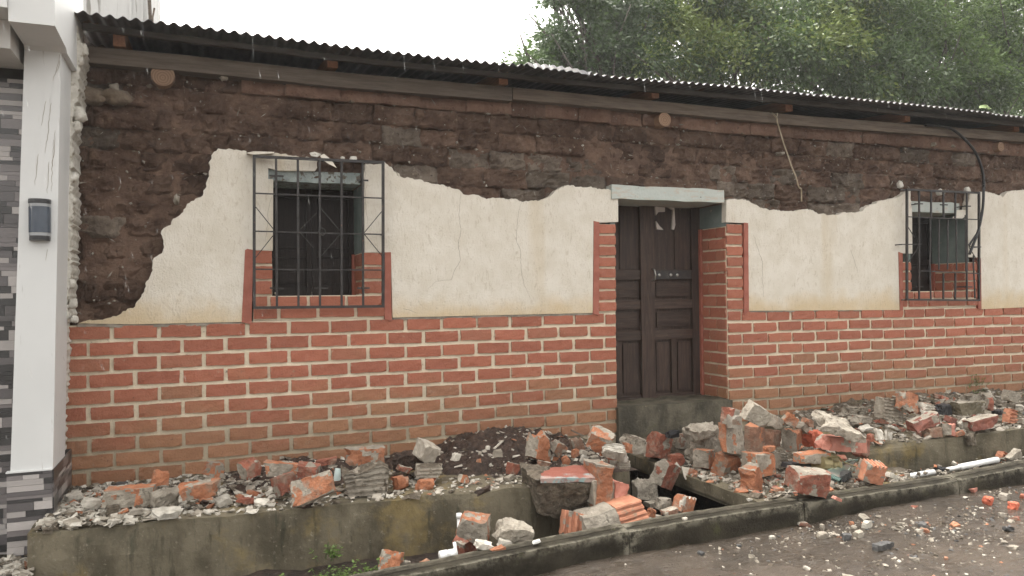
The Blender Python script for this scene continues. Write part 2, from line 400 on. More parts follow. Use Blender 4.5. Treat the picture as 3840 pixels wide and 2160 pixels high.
    M['lamp_black'] = simple('black_lamp_shell', (.020, .020, .022), (.032, .032, .034), 8, .35, 40, .05)
    M['lamp_glass'] = simple('smoked_lamp_glass', (.025, .035, .055), (.035, .05, .075), 5, .12, 40, .02, spec=.7)
    M['lamp_clear'] = simple('clear_lamp_rim', (.22, .23, .24), (.30, .31, .32), 5, .15, 40, .02, spec=.7)
    t = NT('weathered_grey_wall')
    c = t.mix(t.noise(2.0, 6, .6, co=t.pos, stretch=(2.5, 2.5, .3)), (.44, .44, .43), (.66, .66, .65))
    c = t.mix(t.ramp(t.noise(2.5, 6, .6, co=t.pos, stretch=(4, 4, .25)), .58, .66), c, (.24, .23, .21))
    t.bump(t.noise(12, 5, .6, co=t.pos), .2, .01); M['greywall'] = t.out(c, .8, .2)
    # metal
    M['zinc'] = simple('old_roof_zinc', (.10, .10, .105), (.19, .185, .18), 5, .45, 30, .15, .004, spots=(.15, .085, .05), sp_scale=6, sp_lo=.62, sp_hi=.72, metal=.5)
    M['iron'] = simple('black_painted_iron', (.020, .018, .018), (.040, .035, .033), 20, .5, 60, .3, .003, spots=(.09, .05, .035), sp_scale=30, sp_lo=.66, sp_hi=.72, spec=.4)
    M['steel'] = simple('worn_steel', (.35, .34, .32), (.5, .49, .47), 12, .35, 50, .2, .003, metal=.9)
    M['brass'] = simple('dull_brass', (.25, .21, .11), (.34, .29, .16), 14, .45, 50, .3, .004, spots=(.14, .12, .07), sp_scale=18, metal=.55)
    M['rubber'] = simple('black_cable_skin', (.012, .012, .013), (.022, .022, .023), 8, .45, 40, .1)
    M['wire'] = simple('tan_wire', (.36, .30, .21), (.45, .38, .28), 8, .6, 40, .1)
    M['pvc'] = simple('white_pvc', (.74, .74, .72), (.82, .82, .80), 8, .3, 30, .05, spots=(.5, .46, .4), sp_scale=9, sp_lo=.68, sp_hi=.78)
    M['paper'] = simple('torn_paper', (.48, .44, .41), (.58, .53, .49), 20, .8, 40, .2)
    M['black'] = simple('black_plastic', (.018, .018, .020), (.03, .03, .032), 8, .5, 30, .2)
    t = NT('green_glass'); t.b.inputs['Transmission Weight'].default_value = .8; t.b.inputs['IOR'].default_value = 1.45
    M['glass'] = t.out((.50, .72, .66), .06, .5)
    t = NT('rain_water'); t.b.inputs['Transmission Weight'].default_value = 1.0; t.b.inputs['IOR'].default_value = 1.33
    M['water'] = t.out((1, 1, 1), .02, .5)
    # foliage
    def leaf(name, a, b):
        t = NT(name)
        c = t.mix(t.noise(1.1, 4, .6, co=t.pos), a, b)
        c = t.mix(t.ramp(t.noise(23, 2, .5, co=t.pos), .3, .75, .0, .8), c, (a[0]*.5, a[1]*.5, a[2]*.5))
        t.out(c, .42, .4)
        tr = t.N.new('ShaderNodeBsdfTranslucent'); t.L.new(c, tr.inputs['Color'])
        ms = t.N.new('ShaderNodeMixShader'); ms.inputs[0].default_value = .35
        o = t.N['Material Output']; t.L.new(t.b.outputs[0], ms.inputs[1]); t.L.new(tr.outputs[0], ms.inputs[2]); t.L.new(ms.outputs[0], o.inputs[0])
        return t.m
    M['leaf_a'] = leaf('dark_leaf', (.058, .100, .034), (.092, .145, .050))
    M['leaf_b'] = leaf('mid_leaf', (.080, .135, .040), (.125, .20, .058))
    M['leaf_c'] = leaf('fresh_leaf', (.12, .20, .048), (.20, .30, .08))
    M['leaf_e'] = leaf('yellow_green_leaf', (.17, .23, .055), (.27, .33, .10))
    M['leaf_d'] = leaf('grey_leaf', (.090, .135, .070), (.14, .19, .095))
    M['bark'] = simple('bark', (.06, .05, .042), (.12, .10, .085), 8, .85, 30, .8, .02)
    M['pinkbrick'] = simple('pink_red_brick', (.40, .165, .12), (.50, .22, .165), 14, .7, 60, .5, .008)
    M['grooved'] = simple('grooved_orange_clay', (.36, .15, .088), (.50, .225, .135), 14, .7, 60, .4, .006, spots=(.28, .18, .12), sp_scale=18, sp_lo=.6, sp_hi=.7)
    M['paleblue'] = simple('pale_blue_tile', (.52, .62, .60), (.62, .70, .68), 12, .4, 30, .1)
    M['redbright'] = simple('bright_red_brick', (.46, .11, .06), (.62, .17, .095), 18, .7, 60, 1.0, .014)
    M['darkbrick'] = simple('dark_red_brick', (.15, .058, .042), (.24, .088, .06), 14, .6, 60, .6, .008, vary=.15, spots=(.2, .14, .10), sp_scale=22)
    M['darkgrey'] = simple('dark_grey_stone', (.055, .055, .056), (.10, .098, .095), 14, .5, 50, .6, .008)
    M['leaf_pale'] = leaf('pale_leaf', (.22, .30, .12), (.32, .40, .18))
build_materials()

# ================================================================= LARGE STRUCTURE
# ground: one sheet to the horizon, fine in front of the house
def axis(lo, hi, fine_lo, fine_hi, step):
    a = list(np.arange(fine_lo, fine_hi+1e-6, step)); L, Hh = [], []
    s = step
    x = fine_lo
    while x > lo: s *= 1.5; x -= s; L.append(max(x, lo))
    s = step; x = fine_hi
    while x < hi: s *= 1.5; x += s; Hh.append(min(x, hi))
    return np.array(L[::-1]+a+Hh)
gx = axis(-250, 250, 1.0, 10.5, .045); gy = np.concatenate([axis(-250, -1.96, -4.6, -1.96, .045)[:-1], [-1.965, -1.955, 0, 20, 60, 120, 250]])
GX, GY = np.meshgrid(gx, gy); P = np.stack([GX.ravel(), GY.ravel(), 0*GX.ravel()], 1)
near = ((P[:,0] > -2) & (P[:,0] < 12) & (P[:,1] > -6))
Zg = street_z(P[:,0]) + np.where(near, .022*fbm(P*np.array([1.4, 2.2, 1]), 3, 4)+.009*fbm(P*9, 9, 3), 0)
Zg = np.where(P[:,1] > -1.96, np.minimum(-1.0, Zg), Zg); P[:,2] = Zg
nx_, ny_ = len(gx), len(gy)
Fg = [(j*nx_+i, j*nx_+i+1, (j+1)*nx_+i+1, (j+1)*nx_+i) for j in range(ny_-1) for i in range(nx_-1)]
tag(mk('street', P, Fg, M['mud'], smooth=True, origin=np.zeros(3)), kind='structure')
def street_at(x, y):
    Q = np.array([[x, y, 0.]]); return float(street_z(x)+.022*fbm(Q*np.array([1.4, 2.2, 1]), 3, 4)[0]+.009*fbm(Q*9, 9, 3)[0])

# pavement left of the pit: a raised strip with a broken front edge
SW = atz(1585*1.4907, 1146*1.4907, .27)
XE = SW[0]                                     # where the left pavement ends at the pit
def front_y(x): return np.interp(x, [-.82, 1.98, XE], [-1.03, -1.38, SW[1]])
def top_z(x): return np.interp(x, [-.9, 3.0, 5, 8.5], [.215, .27, .30, .33])
def pavement(name, x0, x1, yf, zt, zb, mat, seed, step=.035, cap_l=True, cap_r=True, amp=.012):
    xs = np.arange(x0, x1+1e-6, step); rows = []
    for x in xs:
        y0 = yf(x); z = zt(x); pr = []
        for v in np.linspace(0, 1, 22): pr.append((x, .06+(y0-.06)*v, z))
        for k in np.linspace(.02, 1, 16): pr.append((x, y0-.012*k, z-(z-zb)*k))
        rows.append(pr)
    A = np.array(rows); n, mm = A.shape[:2]; V = A.reshape(-1, 3)
    nz_ = fbm(V*np.array([6, 6, 6]), seed, 4); V[:,2] += amp*nz_*(V[:,2] > zb+.05)
    V[:,1] += amp*.8*fbm(V*7+9, seed+5, 4)*(V[:,1] < 0)
    # crumbled edge
    A = V.reshape(n, mm, 3)
    for i in range(n):
        ch = max(0, fbm(np.array([[A[i,21,0]*2.2, seed, 0]]), seed+2, 3)[0])*.07
        A[i,21,1] += ch; A[i,21,2] -= ch*.25; A[i,20,2] -= ch*.1; A[i,22,2] -= ch*.5; A[i,22,1] += ch*.6; A[i,23,1] += ch*.25
    V = A.reshape(-1, 3)
    Fc = [(i*mm+j, (i+1)*mm+j, (i+1)*mm+j+1, i*mm+j+1) for i in range(n-1) for j in range(mm-1)]
    for on, i in ((cap_l, 0), (cap_r, n-1)):
        if on:
            b = len(V); base = A[i].copy(); base[:,2] = zb; V = np.concatenate([V, base])
            Fc += [(i*mm+j, i*mm+j+1, b+j+1, b+j) for j in range(mm-1)]
    return tag(mk(name, V, Fc, mat, smooth=False, origin=np.zeros(3)), kind='structure')
pavement('pavement', -.90, XE, front_y, top_z, -.85, M['concrete'], 21, cap_l=True)
R0 = atz(2189*1.4907, 1121*1.4907, .3)
def front_yr(x): return np.interp(x, [R0[0], 6.4, 11], [R0[1], -1.50, -1.55])
pavement('pavement', 4.80, 11.0, front_yr, top_z, -.1, M['concrete'], 33, step=.05)
# lower landing between the pit and the right pavement, left side open to the pit
PL = atz(1917*1.4907, 1262*1.4907, .12)
def ramp_z(x): return .12+.012*(x-3.4)
pavement('landing', PL[0]-.02, 4.84, lambda x: -1.87, ramp_z, .02, M['concrete'], 45, step=.03, amp=.008)
# gutter floor behind the kerb
def slabgrid(name, x0, x1, y0, y1, z, mat, st, seed, amp=.02, kind='structure', hump=None):
    xs = np.arange(x0, x1+1e-6, st); ys = np.arange(y0, y1+1e-6, st)
    A, B = np.meshgrid(xs, ys); V = np.stack([A.ravel(), B.ravel(), 0*A.ravel()], 1)
    V[:,2] = (z(V[:,0], V[:,1]) if callable(z) else z)+amp*fbm(V*6, seed, 4)
    n, q = len(xs), len(ys)
    return tag(mk(name, V, [(j*n+i, j*n+i+1, (j+1)*n+i+1, (j+1)*n+i) for j in range(q-1) for i in range(n-1)], mat, smooth=True, origin=np.zeros(3)), kind=kind)
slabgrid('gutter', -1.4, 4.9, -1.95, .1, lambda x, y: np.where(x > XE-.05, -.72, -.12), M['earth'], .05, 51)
slabgrid('gutter', 4.7, 11, -1.95, -1.3, lambda x, y: .065+.022*(x-5), M['kerb'], .05, 52)
slabgrid('yard_strip', -3.0, -.84, -2.0, .1, -.015, M['kerb'], .05, 53)

q = MB(); q.box((PL[0]-.02, -1.85, .012), (4.84, .05, .03)); tag(q.ob('landing', M['concrete'], fix=False), kind='structure')
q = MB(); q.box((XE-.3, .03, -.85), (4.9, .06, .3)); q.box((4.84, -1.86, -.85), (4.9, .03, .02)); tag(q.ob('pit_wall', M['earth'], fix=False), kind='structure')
def kerb_top(x): return np.interp(x, [-3.5, .9, 1.15, 2.25, 2.8, 4.2, 5, 5.7, 11.5], [-.13, .047, .06, .118, .140, .146, .154, .188, .36])
# kerb: cast stones in a row, each with a stepped top
kerb = tag(empty('kerb', (2.5, -1.95, 0)), kind='structure')
joints = [-3.2, -1.3, .45, 2.32, 3.62, 5.02, 6.6, 8.2, 9.8, 11.4]
for a, b in zip(joints[:-1], joints[1:]):
    xs = np.linspace(a+.004, b-.004, max(8, int((b-a)/.05)))
    dz = rnd.uniform(-.008, .008); dy = rnd.uniform(-.008, .008)
    prof = [(-2.035, -.12), (-2.03, .0), (-2.025, .10), (-2.018, .142), (-2.0, .150), (-1.968, .151), (-1.963, .157), (-1.93, .158), (-1.89, .157), (-1.88, .147), (-1.875, .0), (-1.87, -.85)]
    V = np.array([(x, y+dy, z+dz+kerb_top(x)-.156) for x in xs for y, z in prof]); q = len(prof)
    V[:,1] += .003*fbm(V*9, 61, 3)+.002*fbm(V*40, 63, 2); V[:,2] += .0025*fbm(V*7+4, 62, 3)+.002*fbm(V*40, 64, 2)
    if a == 2.32:
        V[:,2] -= .0
    Fc = [(i*q+j, (i+1)*q+j, (i+1)*q+j+1, i*q+j+1) for i in range(len(xs)-1) for j in range(q-1)]
    Fc += [tuple(range(q)), tuple((len(xs)-1)*q+j for j in range(q-1, -1, -1))]
    o = mk('kerb_stone', V, Fc, M['kerb'], kerb); recalc(o.data)

# ---------------------------------------------------------------- the adobe house
house = tag(empty('adobe_house', (4.0, 1.5, .2)), 'long low adobe house with plaster fallen off and corrugated metal roof', 'house')
XL, XR = -.86, 10.2
TOPZ = 3.17
def px(pts, o, s, Y=0.0):
    return [tuple(aty(o[0]+s*a, o[1]+s*b, Y)[[0, 2]]) for a, b in pts]
c1 = ((0, 0), .5047); c2 = ((1280, 0), .5047); c3 = ((2540, 0), .5047); c4 = ((0, 700), .5047); c5 = ((1280, 700), .5047); c6 = ((2540, 700), .5047)
cW = ((880, 540), .4969); cD = ((2200, 660), .6214); cV = ((3340, 640), .3864)
def wx(x, o, Y=0.0): return aty(o[0][0]+o[1]*x, 1080, Y)[0]
def wz(x, y, o, Y=0.0): return aty(o[0][0]+o[1]*x, o[0][1]+o[1]*y, Y)[2]

W1 = dict(x0=wx(288, cW), x1=wx(975, cW), z0=1.517, z1=2.375)
DR = dict(x0=3.395, x1=4.575, z0=.50, z1=2.335)
W2 = dict(x0=wx(200, cV), x1=wx(735, cV), z0=1.49, z1=2.33)
BT = lambda x: np.interp(x, [-.9, 3.3, 8.6, 11], [1.326, 1.336, 1.302, 1.295])      # top of the brick courses
BB = lambda x: np.interp(x, [-.9, 3.3, 8.6, 11], [.215, .27, .24, .24])

# solid earth core of the wall, in blocks around the openings
q = MB()
Y0, Y1 = .090, .62
def wallspan(q, x0, x1, z0, z1, y0=Y0, y1=Y1): q.box((x0, y0, z0), (x1, y1, z1))
D = .008
xs = [XL, W1['x0']-D, W1['x1']+D, DR['x0']-D, DR['x1']+D, W2['x0']-D, W2['x1']+D, XR]
wallspan(q, xs[0], xs[1], -.3, TOPZ); wallspan(q, xs[2], xs[3], -.3, TOPZ); wallspan(q, xs[4], xs[5], -.3, TOPZ); wallspan(q, xs[6], xs[7], -.3, TOPZ)
for o, a in ((W1, 1), (DR, 3), (W2, 5)):
    wallspan(q, xs[a], xs[a+1], o['z1']+D, TOPZ); wallspan(q, xs[a], xs[a+1], -.3, o['z0']-D)
core = q.ob('earth_wall', M['adobe'], house, fix=False)
# back and side walls and room, so that no daylight comes through
q = MB(); q.box((XL, 3.9, -.3), (XR, 4.1, 3.7)); q.box((XL, .62, -.3), (XL+.2, 3.9, 3.6)); q.box((XR-.2, .62, -.3), (XR, 3.9, 3.6)); q.box((XL+.2, .62, -.3), (XR-.2, 3.9, -.2))
q.ob('back_wall', M['earth'], house, fix=False)

# plaster outlines (x, z on the wall face)
def contour(parts):
    out = []
    for o, pts in parts: out += px(pts, *o)
    return out
topL = contour([(c4, [(580,1015),(640,997),(740,990),(900,945),(915,925),(1005,890),(1050,820),(1075,760),(1080,720),(1125,640),(1135,570),(1145,530),(1205,495),(1220,450),(1215,400),(1195,350),(1200,330),(1270,285),(1285,240),(1320,225),(1380,160),(1390,130),(1490,80),(1535,0)]),
                (c1, [(1540,1340),(1560,1260),(1550,1210),(1565,1190),(1590,1130),(1620,1105),(1720,1110),(1830,1125)]), (cW, [(90,82),(290,75),(440,92),(620,110),(622,180),(606,205)])])
botL = contour([(cW, [(330,203),(252,182),(252,266),(290,268),(288,600),(286,806),(135,802),(78,797),(52,1342)]), (c4, [(1000,1022)])])
plA = rough_line(wob(topL, 1), .007, .016, 11)+botL
topM = contour([(cW, [(975,300),(985,150),(1110,150),(1128,135),(1190,190),(1240,250)]), (c2, [(400,1270),(450,1320),(560,1335),(700,1370),(870,1410),(915,1449)]),
                (c5, [(940,65),(1015,65),(1075,95),(1170,85),(1230,95),(1290,90),(1340,115),(1400,105),(1480,100),(1540,75),(1580,40)]), (c2, [(1620,1400),(1680,1375),(1760,1390),(1850,1385),(1900,1410),(1995,1415)]), (c5, [(2018,45),(2050,75)])])
botM = contour([(c5, [(2052,262),(1913,268),(1868,255),(1862,938),(378,972),(366,487)]), (cW, [(1130,818),(980,820)])])
plB = rough_line(wob(topM, 2), .007, .016, 12)+botM
topR = contour([(c6, [(358,98),(430,95),(520,105),(600,150),(680,180),(760,182),(880,185),(950,168),(1000,175),(1045,205),(1150,208),(1280,195),(1360,185),(1420,140),(1500,105),(1580,90),(1640,75),(1690,35)]), (cV, [(185,200),(186,290),(197,385)])])
botR = contour([(cV, [(200,805),(108,802),(62,787),(76,1352)]), (c6, [(524,922),(516,272),(356,265)])])
plC = rough_line(wob(topR, 3), .007, .016, 13)+botR
e = (10.1, float(aty(3840, 735)[2]))
topS = contour([(cV, [(738,400),(748,300),(762,215),(870,210),(915,205),(1000,225),(1050,240),(1080,262),(1100,232),(1170,195),(1294,188)])])+[(9.4, e[1]+.02), (10.1, e[1]-.03)]
botS = [(10.1, float(BT(10))+.02)]+contour([(cV, [(868,1345),(862,852),(832,843),(742,838)])])
plD = rough_line(wob(topS, 4), .007, .016, 14)+botS
PL_ = [plA, plB, plC, plD]
for pl in PL_:
    q = MB(); q.prism(pl, 'y', -.014, .055); q.ob('plaster', M['plaster'], house)
def in_plaster(x, z): return any(inside((x, z), p) for p in PL_)

# hair cracks in the plaster: thin recessed-looking dark slivers
def crack(pts, o, w=.0022, Y=0.0, par=None):
    P_ = np.array(rough_line([tuple(aty(o[0][0]+o[1]*a, o[0][1]+o[1]*b, Y)[[0, 2]]) for a, b in pts], .004, .02, len(pts)))
    q = MB(); V = []
    for i, p in enumerate(P_):
        t = P_[min(i+1, len(P_)-1)]-P_[max(i-1, 0)]; t = np.array([-t[1], t[0]])/(np.linalg.norm(t)+1e-9)
        ww = w*(.4+.6*math.sin(math.pi*min(1, (i+1)/len(P_))))
        for sgn in (-1, 1): V.append((p[0]+sgn*t[0]*ww/2, Y-(.0152 if par is None else .0012), p[1]+sgn*t[1]*ww/2))
    n = len(P_); V = V+[(a, _+.0014, b) for a, _, b in V]
    q.add(V, [(2*i, 2*i+1, 2*i+3, 2*i+2) for i in range(n-1)]+[(2*i, 2*i+2, 2*n+2*i+2, 2*n+2*i) for i in range(n-1)]+[(2*i+1, 2*n+2*i+1, 2*n+2*i+3, 2*i+3) for i in range(n-1)])
    q.ob('plaster_crack', M['strip_dark'], par or house, fix=False)
M['strip_dark'] = simple('crack_dirt', (.20, .165, .125), (.28, .235, .18), 12, .9, 40, .1)
crack([(885,45),(870,200),(885,330),(865,430),(880,550),(830,640),(815,690),(700,705),(640,760)], c5)
crack([(1335,115),(1310,200),(1295,400),(1325,470),(1330,600),(1350,720),(1400,830)], c5, .0018)
crack([(565,370),(575,420),(625,560),(625,700),(635,820)], c6, .002)
crack([(1280,470),(1310,560),(1335,640)], c6, .002)
crack([(455,905),(500,915),(560,940)], c5, .002)
crack([(280,400),(255,490),(240,680),(228,740)], cW, .002)
crack([(992,170),(975,320),(990,470),(1000,600)], cW, .002)

# grey cement strips under the plaster, red bands beside the openings
def strip(pts, o, h, y=-.011, mat='strip', nm='cement_strip'):
    P_ = rough_line([tuple(aty(o[0][0]+o[1]*a, o[0][1]+o[1]*b)[[0, 2]]) for a, b in pts], .0025, .05, int(pts[0][0]))
    lo = [(a, b-h) for a, b in P_][::-1]
    q = MB(); q.prism(P_+lo, 'y', y, .05); return q.ob(nm, M[mat], house)
strip([(575,1017),(1000,1024),(1790,1003)], c4, .022, -.007)
strip([(380,973),(1860,940)], c5, .016, -.007)
strip([(527,923),(1640,910)], c6, .015, -.007)
strip([(2262,895),(2560,893)], c6, .012, -.007)
def band(pts, o, y=-.018):
    P_ = [tuple(aty(o[0][0]+o[1]*a, o[0][1]+o[1]*b)[[0, 2]]) for a, b in pts]
    q = MB(); q.prism(rough_line(P_, .0015, .06, int(pts[0][0]), True), 'y', y, .05); q.ob('painted_band', M['band'], house)
band([(78,800),(95,792),(137,800),(128,1360),(52,1345)], cW)
band([(1131,818),(1175,817),(1183,1335),(1128,1322)], cW)
band([(1870,256),(1911,266),(1908,958),(1864,942)], c5)
band([(487,268),(517,272),(523,925),(488,955)], c6)
band([(63,788),(103,803),(108,1352),(78,1354)], cV)
band([(832,842),(861,852),(868,1342),(836,1338)], cV)

# wall bricks: every brick an object, proud of the mortar
brick_meshes = []
for k in range(7):
    V, Fc, L = boxgrid(7, 2, 3)
    V = V*np.array([.27, .07, .083]); N = np.stack([fbm(V*42, 70+k+s, 2) for s in (0, 11, 22)], 1)
    V = V+N*np.array([.0046, .0045, .0040])
    edge = (np.abs(V[:,0]) > .12)*1.0+(np.abs(V[:,2]) > .036)*1.0
    V[:,1] += np.where((V[:,1] < 0) & (edge > 1.5), .006, 0)
    brick_meshes.append(mesh('brick', V, Fc, M['brick']))
nb = [0]
brick_budget = 305
def brick_wall(x0, x1):
    q = MB(); n = 40; X = np.linspace(x0, x1, n)
    poly = [(x, float(BB(x))-.1) for x in X]+[(x, float(BT(x))+.004) for x in X[::-1]]
    q.prism(poly, 'y', .008, .074); return q.ob('brick_wall', M['mortar'], house)
bwL = brick_wall(XL, DR['x0']-.006); bwR = brick_wall(DR['x1']+.006, XR)
def put_brick(xa, xb, zt, h, parent, y=.027, tilt=0.0, rotz=0.0):
    w = xb-xa; nb[0] += 1
    return inst('brick', rnd.choice(brick_meshes), ((xa+xb)/2, y+rnd.uniform(-.003, .003), zt-h/2+rnd.uniform(-.0025, .0025)), parent,
         (rnd.uniform(-.012, .012), tilt+rnd.uniform(-.016, .016)+(math.pi if rnd.random() < .5 else 0), rotz), (w/.27, 1, h/.083))
def course(parent, x0, x1, k, off, mod=.296):
    x = x0-off
    while x < x1-.02:
        a = max(x+.013, x0+.004); b = min(x+mod-.013+rnd.uniform(-.008, .008), x1-.004); x += mod
        if b-a < .05: continue
        xm = (a+b)/2; t, bt = float(BT(xm)), float(BB(xm)); p = (t-bt)/10.05
        if 1 < k and t-k*p < bt-.02: continue
        put_brick(a, b, t-k*p-.008+rnd.uniform(-.004, .004), p-.0245, parent)
for k in range(10):
    course(bwL, XL+.0, DR['x0']-.006, k, (.0 if k % 2 == 0 else .15)+rnd.uniform(0, .015))
for k in range(10):
    course(bwR, DR['x1']+.006, 9.45, k, (.13 if k % 2 == 0 else .0)+rnd.uniform(0, .015))
# brick rows beside and under the windows, and the door jambs
def jamb(name, x0, x1, z0, z1, pitch, parent=None):
    q = MB(); q.box((x0, .007, z0), (x1, .074, z1)); o = q.ob(name, M['mortar'], house, fix=False)
    n = int(round((z1-z0)/pitch)); p = (z1-z0)/n
    for k in range(n): put_brick(x0+rnd.uniform(-.002, .004), x1-rnd.uniform(-.002, .005), z1-k*p-.006, p-.020, o, .024)
    return o
def sill(name, x0, x1, z0, z1, rows, off):
    q = MB(); q.box((x0, .007, z0), (x1, .40, z1)); o = q.ob(name, M['mortar'], house, fix=False)
    p = (z1-z0)/rows
    for k in range(rows):
        x = x0-off[k]
        while x < x1-.03:
            a = max(x+.009, x0+.002); b = min(x+.27, x1-.002); x += .285
            if b-a > .04: put_brick(a, b, z1-k*p-.006, p-.020, o, .024)
    return o
xa, xb = wx(137, cW), wx(1130, cW)
jamb('brick_jamb', xa, W1['x0']-.004, W1['z0'], 1.858, .1); jamb('brick_jamb', W1['x1']+.004, xb, W1['z0'], 1.850, .1)
sill('brick_sill', xa, xb, float(BT(.8))+.006, W1['z0'], 2, (.17, .1))
jamb('brick_jamb', wx(1910, c5), DR['x0']-.004, float(BT(3.3))+.006, 2.115, .102)
jamb('brick_jamb', DR['x1']+.004, wx(486, c6), float(BT(4.7))+.006, 2.145, .102)
xa, xb = wx(108, cV), wx(834, cV)
jamb('brick_jamb', xa, W2['x0']-.004, W2['z0'], 1.80, .1); jamb('brick_jamb', W2['x1']+.004, xb, W2['z0'], 1.80, .1)
sill('brick_sill', xa, xb, float(BT(7.3))+.006, W2['z0'], 2, (.12, .2))
# reveals: right-hand inner faces of the openings (painted brick below, aqua above) and plain left ones
def reveal(x, z0, zs, z1, side, yb, bricks=True):
    s = 1 if side == 'r' else -1
    xo = x if s > 0 else x-.05
    q = MB(); q.box((xo, .005, zs), (xo+.05, yb, z1)); q.ob('painted_reveal', M['aqua_reveal'], house, fix=False)
    q = MB(); q.box((xo+(.006 if s > 0 else -.006), .012, z0), (xo+.05+(.006 if s > 0 else -.006), yb, zs)); o = q.ob('brick_reveal', M['mortar'], house, fix=False)
    if not bricks: return
    n = int(round((zs-z0)/.105)); p = (zs-z0)/n
    for k in range(n):
        cut = .155 if k % 2 == 0 else .265
        for a, b in ((.012, cut-.005), (cut+.005, yb-.04)):
            nb[0] += 1
            inst('brick', rnd.choice(brick_meshes), (x+s*.027, (a+b)/2, zs-k*p-p/2), o, (0, 0, math.pi/2*s+math.pi*(s > 0)), ((b-a)/.27, 1, (p-.018)/.083))
    q = MB(); q.box((x-.002*s-.02, yb-.035, z0), (x-.002*s+.02, yb-.001, zs)); q.ob('painted_band', M['band'], house, fix=False)
reveal(DR['x1'], DR['z0'], 2.125, DR['z1'], 'r', .41); reveal(DR['x0'], DR['z0'], 2.115, DR['z1'], 'l', .41, False)
reveal(W1['x1'], W1['z0'], 1.85, W1['z1'], 'r', .40); reveal(W1['x0'], W1['z0'], 1.858, W1['z1'], 'l', .40, False)
reveal(W2['x1'], W2['z0'], 1.80, W2['z1'], 'r', .42); reveal(W2['x0'], W2['z0'], 1.80, W2['z1'], 'l', .42, False)

# exposed adobe blocks above the plaster
adobe_meshes = {}
for key in ('adobe', 'adobe_top', 'adobe_grey'):
    L_ = []
    for k in range(9):
        V, Fc, Lt = boxgrid(16, 2, 8)
        V = V*np.array([.36, .12, .15])
        fr = V[:,1] < 0
        rr = .45 if key == 'adobe_top' else 1.0
        edge = np.maximum(np.clip((np.abs(V[:,0])-.145)/.035, 0, 1), np.clip((np.abs(V[:,2])-.052)/.023, 0, 1))
        V[:,1] += np.where(fr, rr*(.026*fbm(V*np.array([11, 1, 17])+k*7, 90+k, 4)+.022*edge**1.5+.014*fbm(V*36+k, 95+k, 3)), 0)
        V[:,0] += .010*rr*fbm(V*22+3, 97+k, 3); V[:,2] += .010*rr*fbm(V*22+8, 99+k, 3)
        L_.append(mesh('adobe_block', V, Fc, M[key]))
    adobe_meshes[key] = L_
aw = box('adobe_wall', (XL, .055, 1.30), (XL+.3, .07, 1.33), M['earth'], house)
pit = .1535; nrow = 12
logs = [(611, 283, 42), (2490, 449, 27), (3749, 551, 18)]
for k in range(nrow):
    zt = TOPZ-k*pit; x = XL-(.0 if k % 2 else .17)-rnd.uniform(0, .05)
    while x < 10.0:
        Lb = .36*rnd.uniform(.86, 1.14); a, b = max(x, XL+.01), x+Lb; x += Lb
        if b-a < .08: continue
        z0, z1 = zt-pit, zt; xm, zm = (a+b)/2, (z0+z1)/2
        t = [in_plaster(a+(b-a)*u, z0+(z1-z0)*v) for u in (.03, .25, .5, .75, .97) for v in (.04, .5, .96)]
        if all(t): continue
        if z1 < BT(xm)-.02: continue
        if any(o['x0']-.02 < xx < o['x1']+.02 and o['z0']-.3 < zz < o['z1']-.015 for o in (W1, DR, W2) for xx in (a+.02, xm, b-.02) for zz in (z0+.02, zm, z1-.02)): continue
        key = 'adobe_top' if k == 0 and xm > .35 else 'adobe_grey' if ((2.0 < xm < 3.4 or 4.6 < xm < 6.4) and k > 2 and rnd.random() < .75) or rnd.random() < .08 else 'adobe'
        y = .058+rnd.uniform(-.012, .018)+(-.022 if key == 'adobe_top' else 0)+max(0, .03*fbm(np.array([[xm*.9, zm*1.5, 3.]]), 5, 2)[0])
        inst('adobe_block', rnd.choice(adobe_meshes[key]), (xm, y+.05, zm+rnd.uniform(-.006, .006)), aw, (rnd.uniform(-.03, .03), rnd.uniform(-.02, .02), rnd.uniform(-.03, .03)), ((b-a)/.36, 1, (pit-.004)/.15))
# pebbles, straw and plaster specks caught in the adobe: real grains, too many to pick apart
q = MB()
for i in range(1500):
    x = rnd.uniform(XL+.05, 9.8); z = rnd.uniform(1.4, 3.15)
    if in_plaster(x, z) or in_plaster(x, z-.02): continue
    if any(o['x0']-.05 < x < o['x1']+.05 and o['z0']-.1 < z < o['z1']+.14 for o in (W1, DR, W2)): continue
    r = rnd.choice((.003, .004, .004, .005, .006, .008, .011)); c = np.array([x, .035+rnd.uniform(-.008, .014), z])
    D_ = nrg.normal(size=(6, 3))*.25+np.array([(1,0,0),(-1,0,0),(0,1,0),(0,-1,0),(0,0,1),(0,0,-1)])
    if rnd.random() < .3: D_ = D_*np.array([3.2, .6, .5]); 
    th = rnd.uniform(0, 6.28); Rz = np.array([[math.cos(th), 0, math.sin(th)], [0, 1, 0], [-math.sin(th), 0, math.cos(th)]])
    q.add(c+(D_@Rz)*r, [(0,2,4),(2,1,4),(1,3,4),(3,0,4),(2,0,5),(1,2,5),(3,1,5),(0,3,5)], 0 if rnd.random() < .25 else 1)
